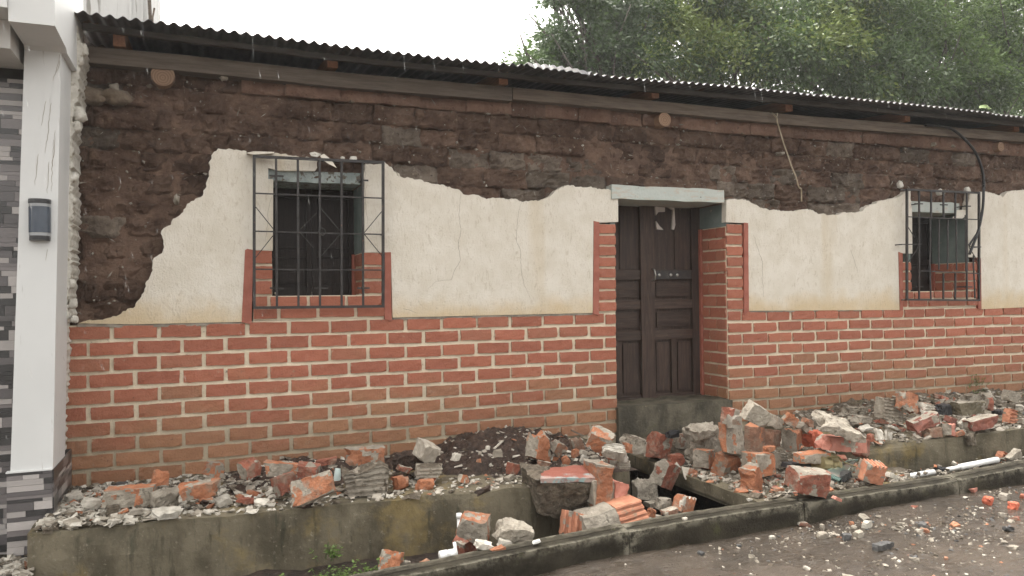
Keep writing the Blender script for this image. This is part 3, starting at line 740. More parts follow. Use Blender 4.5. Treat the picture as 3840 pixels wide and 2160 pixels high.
for i in range(2600):      # crumbs resting on the ledges between the courses
    x = rnd.uniform(XL+.05, 9.8); k = rnd.randint(0, 11); z = TOPZ-k*pit-.004+rnd.gauss(0, .007)
    if fbm(np.array([[x*1.3, k*3.1, 0.]]), 8, 2)[0] < -.1 or z > 3.15: continue
    if in_plaster(x, z) or in_plaster(x, z-.03): continue
    if any(o['x0']-.05 < x < o['x1']+.05 and o['z0']-.1 < z < o['z1']+.14 for o in (W1, DR, W2)): continue
    r = rnd.choice((.004, .005, .006, .008, .010, .014)); D_ = nrg.normal(size=(6, 3))*.28+np.array([(1,0,0),(-1,0,0),(0,1,0),(0,-1,0),(0,0,1),(0,0,-1)])
    q.add(np.array([x, .030+rnd.uniform(-.006, .014), z])+D_*np.array([1.3, 1, .7])*r, [(0,2,4),(2,1,4),(1,3,4),(3,0,4),(2,0,5),(1,2,5),(3,1,5),(0,3,5)], rnd.choice((1, 2, 2, 3, 3)))
o = q.ob('pebbles_in_adobe', [M['pale'], M['stone'], M['dry_adobe'], M['adobe_top']], aw, fix=False); o['kind'] = 'stuff'
# pale patched stones in the wall
def lump(name, c, s, mat, seed, parent=None, rot=(0, 0, 0), n=(5, 4, 4), amp=.22):
    V, Fc, L = boxgrid(*n); V = V*2
    V = V/np.linalg.norm(V, axis=1, keepdims=True)**.75
    V = V*(1+amp*fbm(V*1.7+seed*3.1, seed, 3)[:,None])*.55
    V = (V*np.array(s))@np.array(Euler(rot).to_matrix()).T
    return mk(name, V+np.array(c), Fc, mat, parent, smooth=True)
for i, (a, b, sx, sz, o) in enumerate([(670,712,.19,.10,c1),(850,722,.18,.10,c1),(1005,445,.085,.06,c1),(1300,512,.05,.035,c1),(1405,522,.05,.035,c1),(1500,527,.04,.04,c1),(800,425,.12,.05,c1),(845,655,.06,.05,c1),(1665,580,.05,.035,c1),(2040,585,.05,.035,c1),(1310,95,.035,.06,c4),(760,1143,.04,.035,c3),(2030,1090,.035,.03,c3),(1895,1075,.035,.035,c3)]):
    p = aty(o[0][0]+o[1]*a, o[0][1]+o[1]*b, .03)
    lump('wall_stone', p, (sx, .09, sz), M['dry_adobe'] if i < 2 else M['stone'], 300+i, house, amp=.4)
# round log ends
for a, b, r in logs:
    p = aty(a, b, -.02); rr = r/FPX*((np.array(p)-CAM)@F); q = MB()
    q.tube([(p[0], -.035, p[2]), (p[0], -.03, p[2]), (p[0], .2, p[2])], [rr*.97, rr, rr], 18); q.ob('log_end', M['log'], house, smooth=False)
# wall plate along the top, sagging a little
def beam(name, top, hgt, y0, y1, mat, parent):
    n = len(top); V = []
    for (x, z) in top: V += [(x, y0, z), (x, y1, z), (x, y1, z-hgt), (x, y0, z-hgt)]
    Fc = [(4*i+j, 4*i+(j+1)%4, 4*i+4+(j+1)%4, 4*i+4+j) for i in range(n-1) for j in range(4)]+[(0,1,2,3), (4*n-1,4*n-2,4*n-3,4*n-4)]
    o = mk(name, V, Fc, M[mat], parent); recalc(o.data); return o
pl_top = [tuple(aty(x*1.4907, y*1.4907, -.05)[[0, 2]]) for x, y in ((222,116),(440,136),(859,182),(1282,219),(1729,261),(1992,288),(2550,332))]
pl_top = pl_top[:1]+pl_top[1:]+[(10.2, pl_top[-1][1])]
beam('wall_plate', pl_top[:4]+[(pl_top[3][0]+.02, pl_top[3][1])], .113, -.05, .2, 'beam', house)
beam('wall_plate', [(pl_top[3][0]+.03, pl_top[3][1]+.002)]+pl_top[4:], .098, -.045, .2, 'beam', house)
# roof: rafters, purlin, corrugated sheets
eave = [tuple(aty(x*1.4907, y*1.4907, -.40)[[0, 2]]) for x, y in ((183,24),(300,42),(530,70),(870,115),(1282,160),(1485,183),(1992,230),(2574,291))]
eave = [(eave[0][0]-.02, eave[0][1])]+eave[1:]+[(10.25, eave[-1][1])]
EZ = lambda x: np.interp(x, [p[0] for p in eave], [p[1] for p in eave])
SL = math.tan(rad(5.0))
roof = empty('roof', (4.5, 1.8, 3.4), house)
for i, (a, b, c, d) in enumerate([(284,71,315,117),(824,139,850,171),(1255,178,1278,213),(1639,213,1658,247),(1976,249,1994,280),(2276,276,2290,306),(2550,306,2564,331)]):
    p0 = aty(a*1.4907, b*1.4907, -.085); p1 = aty(c*1.4907, d*1.4907, -.085); z1 = (p0[2]); z0 = p1[2]
    q = MB(); V = [(x, y, z+(y+.085)*SL) for x in (p0[0], p1[0]) for y in (-.085, 3.95) for z in (z0, z1)]
    q.add(V, [(0,1,3,2),(4,6,7,5),(0,4,5,1),(2,3,7,6),(0,2,6,4),(1,5,7,3)]); q.ob('rafter', M['rafter'], roof)
beam('purlin', [(x, float(EZ(x))-.024) for x in np.linspace(eave[0][0]+.05, 10.2, 24)], .036, -.24, -.19, 'purlin', roof)
for yy in (.9, 2.0, 3.2): beam('purlin', [(x, float(EZ(x))-.02+(yy+.4)*SL) for x in np.linspace(XL, 10.2, 12)], .05, yy, yy+.05, 'purlin', roof)
def sheet(x0, x1, dz, y0=-.40, y1=4.3, amp=.0115, lift=0.0, seed=0, nm='roof_sheet', slope=SL):
    xs = np.arange(x0, x1+1e-6, .076/8); ys = [y0, y0+.03, y0+.2, .6, 2.2, y1]
    V = []
    for x in xs:
        for y in ys:
            w = .012*math.sin(x*1.7+seed)+lift*math.sin(max(0, min(1, (x-x0)/(x1-x0)))*math.pi)*(1 if y < 0 else 0)
            V.append((x, y, EZ(x)+dz+amp*math.cos(2*math.pi*x/.076)-amp+(y-y0)*slope+w*(.4 if y < 0 else 0)))
    n, k = len(xs), len(ys); V = np.array(V); V2 = V-np.array([0, 0, .0012]); b = len(V)
    Fc = [(i*k+j, (i+1)*k+j, (i+1)*k+j+1, i*k+j+1) for i in range(n-1) for j in range(k-1)]
    Fc += [tuple(b+i for i in f[::-1]) for f in Fc]+[(i*k, i*k+b, (i+1)*k+b, (i+1)*k) for i in range(n-1)]+[(j, j+1, b+j+1, b+j) for j in range(k-1)]+[((n-1)*k+j, b+(n-1)*k+j, b+(n-1)*k+j+1, (n-1)*k+j+1) for j in range(k-1)]
    return mk(nm, np.concatenate([V, V2]), Fc, M['zinc'], roof, smooth=True)
x = eave[0][0]; i = 0
while x < 10.1:
    sheet(x, min(x+.83, 10.25), .003 if i % 2 else .008, y0=-.40+rnd.uniform(-.012, .012), seed=i); x += .76; i += 1
# loose bent sheet lying over the eave
xa, xb = aty(1325*1.4907, 240, -.46)[0], aty(1486*1.4907, 240, -.46)[0]
za = aty(1340*1.4907, 157*1.4907, -.46)[2]; zb = aty(1478*1.4907, 178*1.4907, -.46)[2]
V = []; xs_ = np.linspace(xa, xb, 26); ys_ = [-.47, -.44, -.2, .3, .9]
for i, x in enumerate(xs_):
    u = i/25
    for y in ys_: V.append((x, y, za+(zb-za)*max(0, u-.72)/.28+.004*math.sin(i*1.9)+(y+.47)*SL*.7-(.035 if (y < -.46 and 0 < i < 25) else 0)-(.012*(i % 3 == 0))))
V = np.array(V); b = len(V); k = len(ys_)
Fc = [(i*k+j, (i+1)*k+j, (i+1)*k+j+1, i*k+j+1) for i in range(25) for j in range(k-1)]
o = mk('loose_sheet', np.concatenate([V, V-np.array([0, 0, .003])]), Fc+[tuple(b+q_ for q_ in f[::-1]) for f in Fc]+[(i*k, b+i*k, b+(i+1)*k, (i+1)*k) for i in range(25)], M['zinc'], roof)

# lintels
def lintel(nm, x0, x1, z0, z1, y0, y1, mat, seed):
    V, Fc, L = boxgrid(24, 3, 4); V = (V+.5)*np.array([x1-x0, y1-y0, z1-z0])+np.array([x0, y0, z0])
    V[:,2] += .005*fbm(V*9, seed, 3); V[:,1] += .004*fbm(V*14, seed+3, 3)
    return mk(nm, V, Fc, M[mat], house)
lintel('lintel', wx(150, cD), wx(826, cD), 2.338, 2.46, -.03, .45, 'aqua', 5)
lintel('lintel', wx(252, cW), wx(960, cW), 2.378, 2.462, .02, .45, 'aqua_old', 6)
lintel('lintel', wx(182, cV), wx(705, cV), 2.335, 2.445, .03, .45, 'aqua', 7)
# door step: mossy concrete block under the sill
V, Fc, L = boxgrid(40, 14, 10); V = (V+.5)*np.array([DR['x1']-DR['x0']+.03, .62, .42])+np.array([DR['x0']-.02, -.045, .085])
V[:,2] += .012*fbm(V*7, 81, 4)*(V[:,2] > .2); V[:,1] += .012*fbm(V*7+3, 82, 4)
mk('door_step', V, Fc, M['step'], house)

# door
door = empty('door', (4.0, .43, .52), house)
dz = lambda y: wz(350, y, cD, .41)
dxx = lambda x: wx(x, cD, .41)
YD = .41
def dbox(nm, xa, xb, za, zb, y, th, mat, par=door): return box(nm, (min(xa, xb), y, min(za, zb)), (max(xa, xb), y+th, max(za, zb)), M[mat], par)
zT, zB = 2.345, .505
dbox('door_board', DR['x0'], DR['x1'], zB, zT, YD+.035, .03, 'door')
cl, cm_, cr = dxx(325), dxx(371), dxx(410); rr, rs = dxx(637), DR['x1']
dbox('stile', cl, cm_-.002, zB, zT, YD-.012, .045, 'door'); dbox('stile', cm_, cr, zB, zT, YD, .034, 'door'); dbox('stile', rr, rs, zB, zT, YD, .034, 'door'); dbox('stile', DR['x0'], DR['x0']+.02, zB, zT, YD, .034, 'door')
rails = [(565,625),(748,803),(932,990)]
for xa, xb in ((DR['x0']+.021, cl-.001), (cr+.001, rr-.001)):
    for a, b in rails: dbox('rail', xa, xb, dz(b), dz(a), YD+.004, .03, 'door_rail')
    dbox('rail', xa, xb, zB, dz(1322), YD+.004, .03, 'door_rail'); dbox('rail', xa, xb, dz(165), zT, YD+.004, .03, 'door_rail')
    for a, b in ((632,742),(810,926)):
        w = xb-xa; dbox('panel', xa+.03, xb-.03, dz(b-12), dz(a+12), YD+.02, .014, 'door_rail'); 
    w = xb-xa; mid = (xa+xb)/2
    dbox('muntin', mid-.028, mid+.028, dz(1321), dz(991), YD+.008, .026, 'door')
    for a, b in ((xa, mid-.029), (mid+.029, xb)):
        dbox('panel', a+.022, b-.022, dz(1305), dz(1008), YD+.02, .014, 'door')
        dbox('panel', a+.004, b-.004, dz(563), dz(167), YD+.022, .012, 'door')
q = MB(); z0, z1 = dz(632), dz(560); xh = dxx(400)
q.tube([(xh, YD, z0), (xh, YD-.035, z0+.01), (xh+.003, YD-.045, (z0+z1)/2), (xh, YD-.035, z1-.01), (xh, YD, z1)], .007, 8); q.ob('door_handle', M['steel'], door, smooth=True)
pl = dbox('latch_plate', dxx(412), dxx(632), dz(622), dz(570), YD-.004, .007, 'iron')
for a in (437, 507, 546):
    q = MB(); x_, z_ = dxx(a), dz(598); q.tube([(x_, YD-.013, z_), (x_, YD-.011, z_), (x_, YD-.004, z_)], [.008, .015, .016], 10); q.ob('bolt_head', M['steel'], pl, smooth=True)
for pts in ([(420,182),(478,185),(478,212),(440,214),(424,235)], [(500,184),(535,184),(540,290),(532,320),(520,316),(528,200)], [(424,270),(445,300),(468,322),(428,320)]):
    q = MB(); q.prism([(dxx(a), dz(b)) for a, b in pts], 'y', YD-.003, YD+.021); q.ob('torn_paper', M['paper'], door)
dbox('threshold', DR['x0'], DR['x1'], .495, .51, YD-.02, .1, 'door_rail')

# window shutters
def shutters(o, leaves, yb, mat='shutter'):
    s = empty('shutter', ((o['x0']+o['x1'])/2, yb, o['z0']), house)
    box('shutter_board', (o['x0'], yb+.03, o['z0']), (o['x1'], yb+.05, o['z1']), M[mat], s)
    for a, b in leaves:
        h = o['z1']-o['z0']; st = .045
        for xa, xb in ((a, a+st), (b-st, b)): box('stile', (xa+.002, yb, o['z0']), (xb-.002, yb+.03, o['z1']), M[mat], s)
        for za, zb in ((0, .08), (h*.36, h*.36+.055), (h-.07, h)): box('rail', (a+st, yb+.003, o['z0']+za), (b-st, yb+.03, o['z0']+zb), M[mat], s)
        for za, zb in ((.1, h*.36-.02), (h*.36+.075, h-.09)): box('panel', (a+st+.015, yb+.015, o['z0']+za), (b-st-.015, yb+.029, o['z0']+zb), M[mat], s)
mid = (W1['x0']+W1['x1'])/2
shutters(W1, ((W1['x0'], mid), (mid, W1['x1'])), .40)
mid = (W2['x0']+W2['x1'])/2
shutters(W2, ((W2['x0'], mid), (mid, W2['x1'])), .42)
# curled flakes of plaster hanging above the windows, sheets of plaster on the sill
def flake(nm, pts, o, y0, y1, mat, parent, curl=.03):
    P_ = [aty(o[0][0]+o[1]*a, o[0][1]+o[1]*b, -.03) for a, b in pts]
    q = MB(); n = len(P_); zc = max(p[2] for p in P_)
    Vf = [(p[0], y0-curl*(zc-p[2])*6, p[2]) for p in P_]; Vb = [(p[0]+.003, y1-curl*(zc-p[2])*6, p[2]+.004) for p in P_]
    q.add(Vf+Vb, [tuple(range(n)), tuple(range(2*n-1, n-1, -1))]+[(i, (i+1) % n, (i+1) % n+n, i+n) for i in range(n)]); return q.ob(nm, M[mat], parent)
flake('plaster_flake', [(640,95),(670,78),(720,130),(752,196),(700,165),(655,130)], cW, -.05, -.035, 'plaster', house, .12)
flake('plaster_flake', [(85,78),(140,66),(295,70),(290,80),(140,90)], cW, -.09, -.02, 'plaster', house, .02)
flake('plaster_flake', [(560,70),(600,62),(650,80),(620,105),(575,95)], cW, -.05, -.02, 'torn', house, .05)
flake('plaster_flake', [(650,385),(735,378),(728,440),(690,468),(605,462),(640,430)], cV, -.02, -.005, 'plaster', house, .02)
for i, (a, b, s) in enumerate([(300,1190,.15),(470,1200,.10),(560,1195,.12),(600,1205,.09)]):
    p = aty(cV[0][0]+cV[1]*a, cV[0][1]+cV[1]*b, .05); lump('sill_debris', p, (s*1.2, .09, .035), M['pale'], 330+i, house)
lump('sill_debris', aty(cV[0][0]+cV[1]*705, cV[0][1]+cV[1]*1180, .1), (.13, .1, .11), M['crust_dark'], 340, house)
for i, (a, b) in enumerate([(90,75),(475,212),(745,195)]):
    lump('sill_debris', aty(cV[0][0]+cV[1]*a, cV[0][1]+cV[1]*b+(80 if i == 0 else 0)*.3, -.02), (.06, .05, .07), M['torn'], 345+i, house)
for i, (a, b, s) in enumerate([(310,1128,.02),(815,106,.03),(895,112,.05),(960,1138,.03)]): lump('plaster_crumb', aty(cW[0][0]+cW[1]*a, cW[0][1]+cW[1]*b, -.05 if b < 300 else .1), (s, .03, s*.7), M['torn'], 350+i, house)

# window grilles
def grille(nm, o, Y, frame, vx, hz, stubs, diags, extra, label):
    g = empty(nm, aty(o[0][0]+o[1]*frame[0], o[0][1]+o[1]*frame[3], Y), house)
    P3 = lambda a, b: aty(o[0][0]+o[1]*a, o[0][1]+o[1]*b, Y)
    def flat(a, b, w, th, name='bar', dy=0):
        A, B = P3(*a), P3(*b); d = B-A; d /= np.linalg.norm(d); nrm = np.cross(d, [0, 1, 0]); V = []
        for p in (A-d*w*.4, B+d*w*.4):
            for s, t in ((-1, 0), (1, 0), (1, 1), (-1, 1)): V.append(p+nrm*s*w/2+np.array([0, dy+t*th, 0]))
        q = MB(); q.add(V, [(0,1,2,3),(7,6,5,4),(0,4,5,1),(1,5,6,2),(2,6,7,3),(3,7,4,0)]); return q.ob(name, M['iron'], g)
    x0, yl, x1, yr, yb0, yb1 = frame[0], frame[1], frame[2], frame[4], frame[3], frame[5]
    flat((x0, yl), (x1, yr), .020, .02, 'frame_bar'); flat((x0, yb0), (x1, yb1), .020, .02, 'frame_bar')
    flat((x0, yl), (x0, yb0), .020, .021, 'frame_bar', -.001); flat((x1, yr), (x1, yb1), .020, .021, 'frame_bar', -.001)
    for i, v in enumerate(vx): flat(v[0], v[1], .016, .014, 'bar', .004)
    for h in hz: flat(h[0], h[1], .010, .008, 'bar', -.006)
    for s in stubs: flat(s[0], s[1], .012, .012, 'fixing_stub', .016)
    for d_ in diags: flat(d_[0], d_[1], .006, .006, 'bar', .006)
    for a in extra: a(g, P3)
    return g
def ring(g, P3):
    p = P3(657, 662); q = MB(); q.tube([p+np.array([.024*math.cos(t), -.012, .024*math.sin(t)]) for t in np.linspace(0, 6.2832, 20)], .005, 6); q.ob('ring', M['iron'], g)
def wallpins(o, pts):
    def f(g, P3):
        for a, b in pts:
            p = P3(a, b); q = MB(); q.tube([p, (p[0], .06, p[2])], .006, 6); q.ob('wall_pin', M['iron'], g)
    return f
grille('window_grille', cW, -.10, (148, 92, 1122, 1236, 138, 1225),
       [((313+i*165-(i > 3)*6, 100+i*10), (320+i*163, 1232-i*2)) for i in range(5)],
       [((150, 372), (1122, 410)), ((150, 658), (1125, 683)), ((150, 945), (1128, 952))],
       [((272,1087),(368,1090)), ((612,1087),(702,1087)), ((935,1087),(1018,1087)), ((268,235),(366,240)), ((930,270),(1008,272))],
       [((160,475),(292,640)), ((160,855),(305,672)), ((1112,508),(980,668)), ((980,680),(1118,850)), ((640,470),(800,655)), ((500,640),(620,520)), ((500,670),(595,780)), ((660,840),(800,680))],
       [ring, wallpins(cW, [(148,660),(1122,680),(320,1090),(970,1088),(316,238),(966,270)])], None)
def bent(g, P3):
    for pts in ([(392,460),(395,700),(388,900),(400,1245)], [(480,470),(475,700),(478,960)], [(565,475),(562,960)], [(645,475),(650,965)], [(735,430),(738,700),(742,980)], [(815,820),(812,900),(822,1080),(828,1240)]):
        q = MB(); q.tube([P3(*p)+np.array([0, .012, 0]) for p in pts], .0085, 6); q.ob('bent_bar', M['iron'], g)
grille('window_grille', cV, -.10, (165, 182, 865, 1252, 215, 1258),
       [((285,188),(285,1252)), ((402,193),(400,470)), ((520,198),(522,460)), ((637,203),(635,470)), ((748,208),(748,1256)), ((520,1000),(520,1256)), ((637,1000),(635,1256))],
       [((165,448),(865,476)), ((290,972),(870,1000)), ((105,716),(300,714)), ((762,738),(872,741))],
       [((255,318),(325,320)), ((502,328),(565,330)), ((735,341),(790,343)), ((260,1123),(330,1125)), ((725,1126),(805,1128)), ((110,182),(170,186)), ((125,1255),(170,1255))],
       [((175,545),(240,650)), ((178,890),(300,708)), ((845,600),(762,720)), ((770,745),(858,890)), ((850,625),(765,812))],
       [bent, wallpins(cV, [(112,716),(872,740),(288,320),(748,342),(288,1124),(748,1127)])], None)

# ---------------------------------------------------------------- neighbouring white house on the left
nh = tag(empty('neighbour_house', (-1.3, .5, 0)), 'white house with grey mosaic tiles beside the damaged adobe house', 'house')
YP = -.70
def pp(x, y, Y=YP): return aty(x*1.4907, y*1.4907, Y)
q = MB()
L0, L1, Rr0, Rr1 = pp(60, 170), pp(26, 1190), pp(152, 190), pp(133, 1183)
zt = 3.6
def lerp(a, b, z): return a[0]+(b[0]-a[0])*((z-a[2])/(b[2]-a[2]))
zb_ = L1[2]
V = [(lerp(L0, L1, zb_), YP, zb_), (lerp(Rr0, Rr1, zb_), YP, zb_), (lerp(Rr0, Rr1, zt), YP, zt), (lerp(L0, L1, zt), YP, zt)]
V += [(V[0][0], .5, zb_), (V[1][0], -.26, zb_), (V[2][0], -.26, zt), (V[3][0], .5, zt)]
q.add(V, [(0,1,2,3), (1,5,6,2), (0,3,7,4), (4,7,6,5), (3,2,6,7), (0,4,5,1)]); pillar = q.ob('pillar', M['white'], nh)
for pts in ([(250,550),(238,610),(225,682)], [(279,560),(268,650),(258,740),(245,832)], [(300,710),(297,800),(287,905)], [(208,838),(200,920),(190,1005)], [(266,880),(262,970),(257,1050)], [(292,760),(285,900),(278,1040)], [(330,285),(315,350),(288,440)], [(258,1355),(253,1385),(248,1415)], [(325,330),(305,395)]):
    crack(pts, ((0, 0), .69), .002, YP, nh)
# tiled base, a little wider than the shaft
xb0, xb1 = pp(16, 1190, YP-.015)[0], pp(131, 1183, YP-.015)[0]
base = box('pillar_base', (xb0, YP-.005, -.08), (xb1-.003, .0, zb_), M['grout'], nh)
box('base_lip', (xb0-.004, YP-.016, zb_), (xb1+.0, YP+.03, zb_+.008), M['white'], nh)
tile_kinds = ['tile_dark', 'tile_mid', 'tile_light', 'tile_grey']
tmesh = {k: mesh('tile', [(a*.5, b*.5, c*.5) for c in (-1, 1) for a, b in ((-1,-1),(1,-1),(1,1),(-1,1))], BOXF, M[k]) for k in tile_kinds}
def tiling(x0, x1, z0, z1, y, parent, rh, seed):
    r = random.Random(seed); z = z0; last = None
    while z < z1-.004:
        h = min(rh*r.choice((.65, .9, .9, 1.2, 1.7)), z1-z)
        if z1-z-h < .012: h = z1-z
        x = x0
        while x < x1-.004:
            w = min(r.uniform(.08, .25), x1-x)
            if x1-x-w < .025: w = x1-x
            k = r.choices(tile_kinds, (4, 3, 3, 2))[0]
            if k == last: k = r.choice(tile_kinds)
            last = k; th = .008+r.uniform(0, .004)
            inst('tile', tmesh[k], (x+w/2, y-th/2, z+h/2), parent, (0, 0, 0), (w-.0014, th, h-.0014)); x += w
        z += h
tiling(xb0, xb1, -.07, zb_-.001, YP-.005, base, .029, 3)
def tiling_side(x, y0, y1, z0, z1, parent, rh, seed):
    r = random.Random(seed); z = z0
    while z < z1-.004:
        h = min(rh*r.choice((.65, .9, .9, 1.2, 1.7)), z1-z); y = y0
        if z1-z-h < .012: h = z1-z
        while y < y1-.004:
            w = min(r.uniform(.1, .3), y1-y); w = y1-y if y1-y-w < .03 else w
            inst('tile', tmesh[r.choices(tile_kinds, (5, 3, 2, 2))[0]], (x+.004, y+w/2, z+h/2), parent, (0, 0, 0), (.009+r.uniform(0, .003), w-.0014, h-.0014)); y += w
        z += h
tiling_side(xb1-.003, YP-.004, -.01, -.07, zb_-.001, base, .032, 9)
YT = -.48
xw1 = pp(62, 600, YT)[0]
tw = box('tile_wall', (-2.2, YT, -.1), (xw1+.05, YT+.3, 2.95), M['grout'], nh)
tiling(-1.46, xw1+.05, -.07, 2.86, YT, tw, .036, 4)
for i, z in enumerate((.2, .9, 1.7, 2.4)): pass
# bracket beam and balcony over the pillar
YB = -1.12
bl, br = aty(31, 85, YB)[0], aty(206, 95, YB)[0]
zlo = aty(120, 88, YB)[2]; zh = aty(150, 178, YP)[2]
q = MB(); q.prism([(YB, zlo), (YB, 4.4), (.02, 4.4), (.02, zh-.02), (YP-.0, zh-.02), (YP-.03, zh)], 'x', bl, br); q.ob('bracket_beam', M['white'], nh)
zs = aty(10, 30, YB)[2]
q = MB(); q.box((-3.2, YB-.02, zs), (bl-.002, .2, 4.4)); q.ob('balcony_slab', M['white'], nh, fix=False)
q = MB(); q.box((-3.2, YB+.2, zs-.16), (bl-.03, .2, zs-.002)); q.ob('balcony_soffit', M['soffit'], nh, fix=False)
# torn plaster left hanging at the joint of the two houses
pts = [(344,0),(352,200),(360,300),(362,560),(350,640),(352,900),(345,1100),(350,1449)]
lft = [tuple(aty(a*.69, b*.69, -.30)[[0, 2]]) for a, b in [(346,150),(358,330),(360,560),(352,760),(350,1000),(346,1250),(345,1449)]]+[tuple(aty(a*.8, 1000+b*.8, -.30)[[0, 2]]) for a, b in [(272,100),(268,300),(262,560),(255,800),(248,1000)]]
rgt = [tuple(aty(a*.69, b*.69, -.30)[[0, 2]]) for a, b in [(405,158),(430,200),(458,262),(430,330),(428,450),(425,520),(402,600),(398,700),(390,760),(392,850),(385,960),(398,1060),(400,1150),(388,1260),(385,1449)]]+[tuple(aty(a*.8, 1000+b*.8, -.30)[[0, 2]]) for a, b in [(322,60),(318,150),(322,235),(300,262),(292,300),(300,420),(288,560),(278,740),(272,900),(268,1060)]]
q = MB(); q.prism(rough_line(lft[::-1], .004, .04, 5)+rough_line(rgt, .012, .016, 6), 'y', -.30, .05); torn = q.ob('torn_plaster_edge', M['torn'], house)
for i, (a, b, s) in enumerate([(430,620,.10),(418,690,.07),(404,968,.06),(398,250,.10),(445,270,.08),(430,330,.07),(410,160,.05),(395,1090,.05)]):
    lump('torn_plaster_lump', aty(a*.69, b*.69, -.26), (s*.8, .07, s), M['torn'], 360+i, house, (0, rnd.uniform(-.5, .5), 0))
for i, (a, b, s) in enumerate([(335,80,.06),(343,170,.06),(310,225,.06),(350,245,.05),(296,200,.05)]):
    lump('torn_plaster_lump', aty(a*.8, 1000+b*.8, -.27), (s*.8, .06, s), M['torn'], 370+i, house)
# wall lamp
lx0, lx1 = aty(156*.69, 820, YP)[0], aty(279*.69, 820, YP)[0]; lz = lambda b: aty(216*.69, b*.69, YP)[2]
wl_ = tag(empty('wall_lamp', ((lx0+lx1)/2, YP, lz(1308))), 'black half-round wall lamp with smoked glass on the white pillar', 'lamp')
def half(nm, r, z0, z1, mat, dep=1.0):
    xc = (lx0+lx1)/2; pts = [(xc+r*math.cos(t), YP-.012-dep*r*math.sin(t)) for t in np.linspace(0, math.pi, 20)]+[(xc-r, YP-.002), (xc+r, YP-.002)]
    q = MB(); q.prism(pts, 'z', z0, z1); return q.ob(nm, M[mat], wl_)
rl = (lx1-lx0)/2
half('top_cap', rl, lz(1108), lz(1085), 'lamp_black'); half('upper_rim', rl*.95, lz(1126), lz(1109), 'lamp_clear'); half('lamp_body', rl*.985, lz(1266), lz(1127), 'lamp_glass'); half('lower_rim', rl*.96, lz(1284), lz(1267), 'lamp_clear'); half('bottom_cap', rl*.93, lz(1308), lz(1285), 'lamp_black')
# grey upper storey far behind on the left
p = aty(372*1.4907, 20, 4.6); rb = tag(empty('rear_building', (p[0]-2, 5.5, 0)), 'pale grey stained building rising behind the metal roof', 'building')
box('wall', (p[0]-5, 4.6, -.4), (p[0], 8, 7.5), M['greywall'], rb)
for i, dx_ in enumerate((-.05, -.18)): box('wall_rib', (p[0]+dx_-.03, 4.575, 3), (p[0]+dx_, 4.599, 7.5), M['greywall'], rb)
for i, (a, b) in enumerate(((560, 30), (566, 5), (572, 60))):
    w = aty(a, 66, 4.5); q = MB(); t = aty(a+rnd.uniform(-8, 8), b-30, 4.5); q.tube([(w[0], 4.7, w[2]-.5), w, t], .012, 5); q.ob('rebar', M['beam'], rb)

# ---------------------------------------------------------------- trees behind the house
def tree(name, label, cx, cy, h, crown, n_leaf, mats, seed, leaf=.13, dens=None):
    r = np.random.default_rng(seed); root = tag(empty(name, (cx, cy, -.42)), label, 'tree', 'trees behind the house')
    q = MB(); cz = np.array([c[2] for c in crown])
    top = np.array([cx+r.normal()*.3, cy, h*.62])
    q.tube([(cx, cy, -.45), (cx+.1, cy, h*.25), (cx-.05, cy+.1, h*.45), top], [.30, .24, .2, .12], 10)
    for c in crown:
        a = np.array([cx, cy, h*r.uniform(.28, .5)]); b = np.array(c[:3]); mid_ = (a+b)/2+r.normal(size=3)*.25+np.array([0, 0, .3])
        q.tube([a, mid_, b, b+(b-mid_)*.5+r.normal(size=3)*.2], [.10, .07, .035, .012], 6)
        for k in range(3):
            e_ = b+r.normal(size=3)*np.array(c[3:6])*.7; q.tube([mid_, (mid_+e_)/2+r.normal(size=3)*.15, e_], [.035, .025, .008], 5)
    q.ob('trunk', M['bark'], root, smooth=True, fix=False)
    # leaves grouped in twigs, twigs grouped in boughs
    wts = np.array([c[3]*c[5] for c in crown]); wts = wts/wts.sum(); ntw = n_leaf//14
    ci = r.choice(len(crown), ntw, p=wts); C = np.array([c[:3] for c in crown])[ci]; Rr = np.array([c[3:6] for c in crown])[ci]
    u = r.normal(size=(ntw, 3)); u /= np.linalg.norm(u, axis=1, keepdims=True); u *= (r.uniform(.15, 1, ntw)**.5)[:,None]
    T = C+u*Rr; T += .22*np.stack([fbm(T*1.3, seed+k*5, 2) for k in range(3)], 1)
    keep = fbm(T*.95+seed, seed+40, 2) > -.42; T = T[keep]; u = u[keep]
    tw = np.repeat(T, 14, 0); n = len(tw)
    off = r.normal(size=(n, 3))*np.array([.14, .14, .11]); base = tw+off
    d = off*1.2+np.repeat(u, 14, 0)*.10+r.normal(size=(n, 3))*.07+np.array([0, 0, -.12]); d /= np.linalg.norm(d, axis=1, keepdims=True)
    s = np.cross(d, r.normal(size=(n, 3))); s /= np.linalg.norm(s, axis=1, keepdims=True); nn = np.cross(d, s)
    L = (leaf*r.uniform(.6, 1.25, n))[:,None]; wd = L*r.uniform(.15, .24, n)[:,None]
    V = np.stack([base, base+d*L*.5+s*wd+nn*L*.06, base+d*L, base+d*L*.5-s*wd+nn*L*.06], 1).reshape(-1, 3)
    me = bpy.data.meshes.new('crown'); me.vertices.add(4*n); me.vertices.foreach_set('co', (V-W[root.name]).ravel())
    me.loops.add(4*n); me.polygons.add(n); me.loops.foreach_set('vertex_index', np.arange(4*n, dtype=np.int32)); me.polygons.foreach_set('loop_start', np.arange(0, 4*n, 4, dtype=np.int32))
    for mt in mats: me.materials.append(M[mt])
    g = fbm(tw*.8+seed, seed+60, 2)+r.normal(size=n)*.25
    me.polygons.foreach_set('material_index', np.where(g > .25, 2 if len(mats) > 2 else 1, np.where(g > -.15, 1, 0)).astype(np.int32)); me.update(); me.validate()
    o = link(bpy.data.objects.new('crown', me), root, W[root.name]); return root
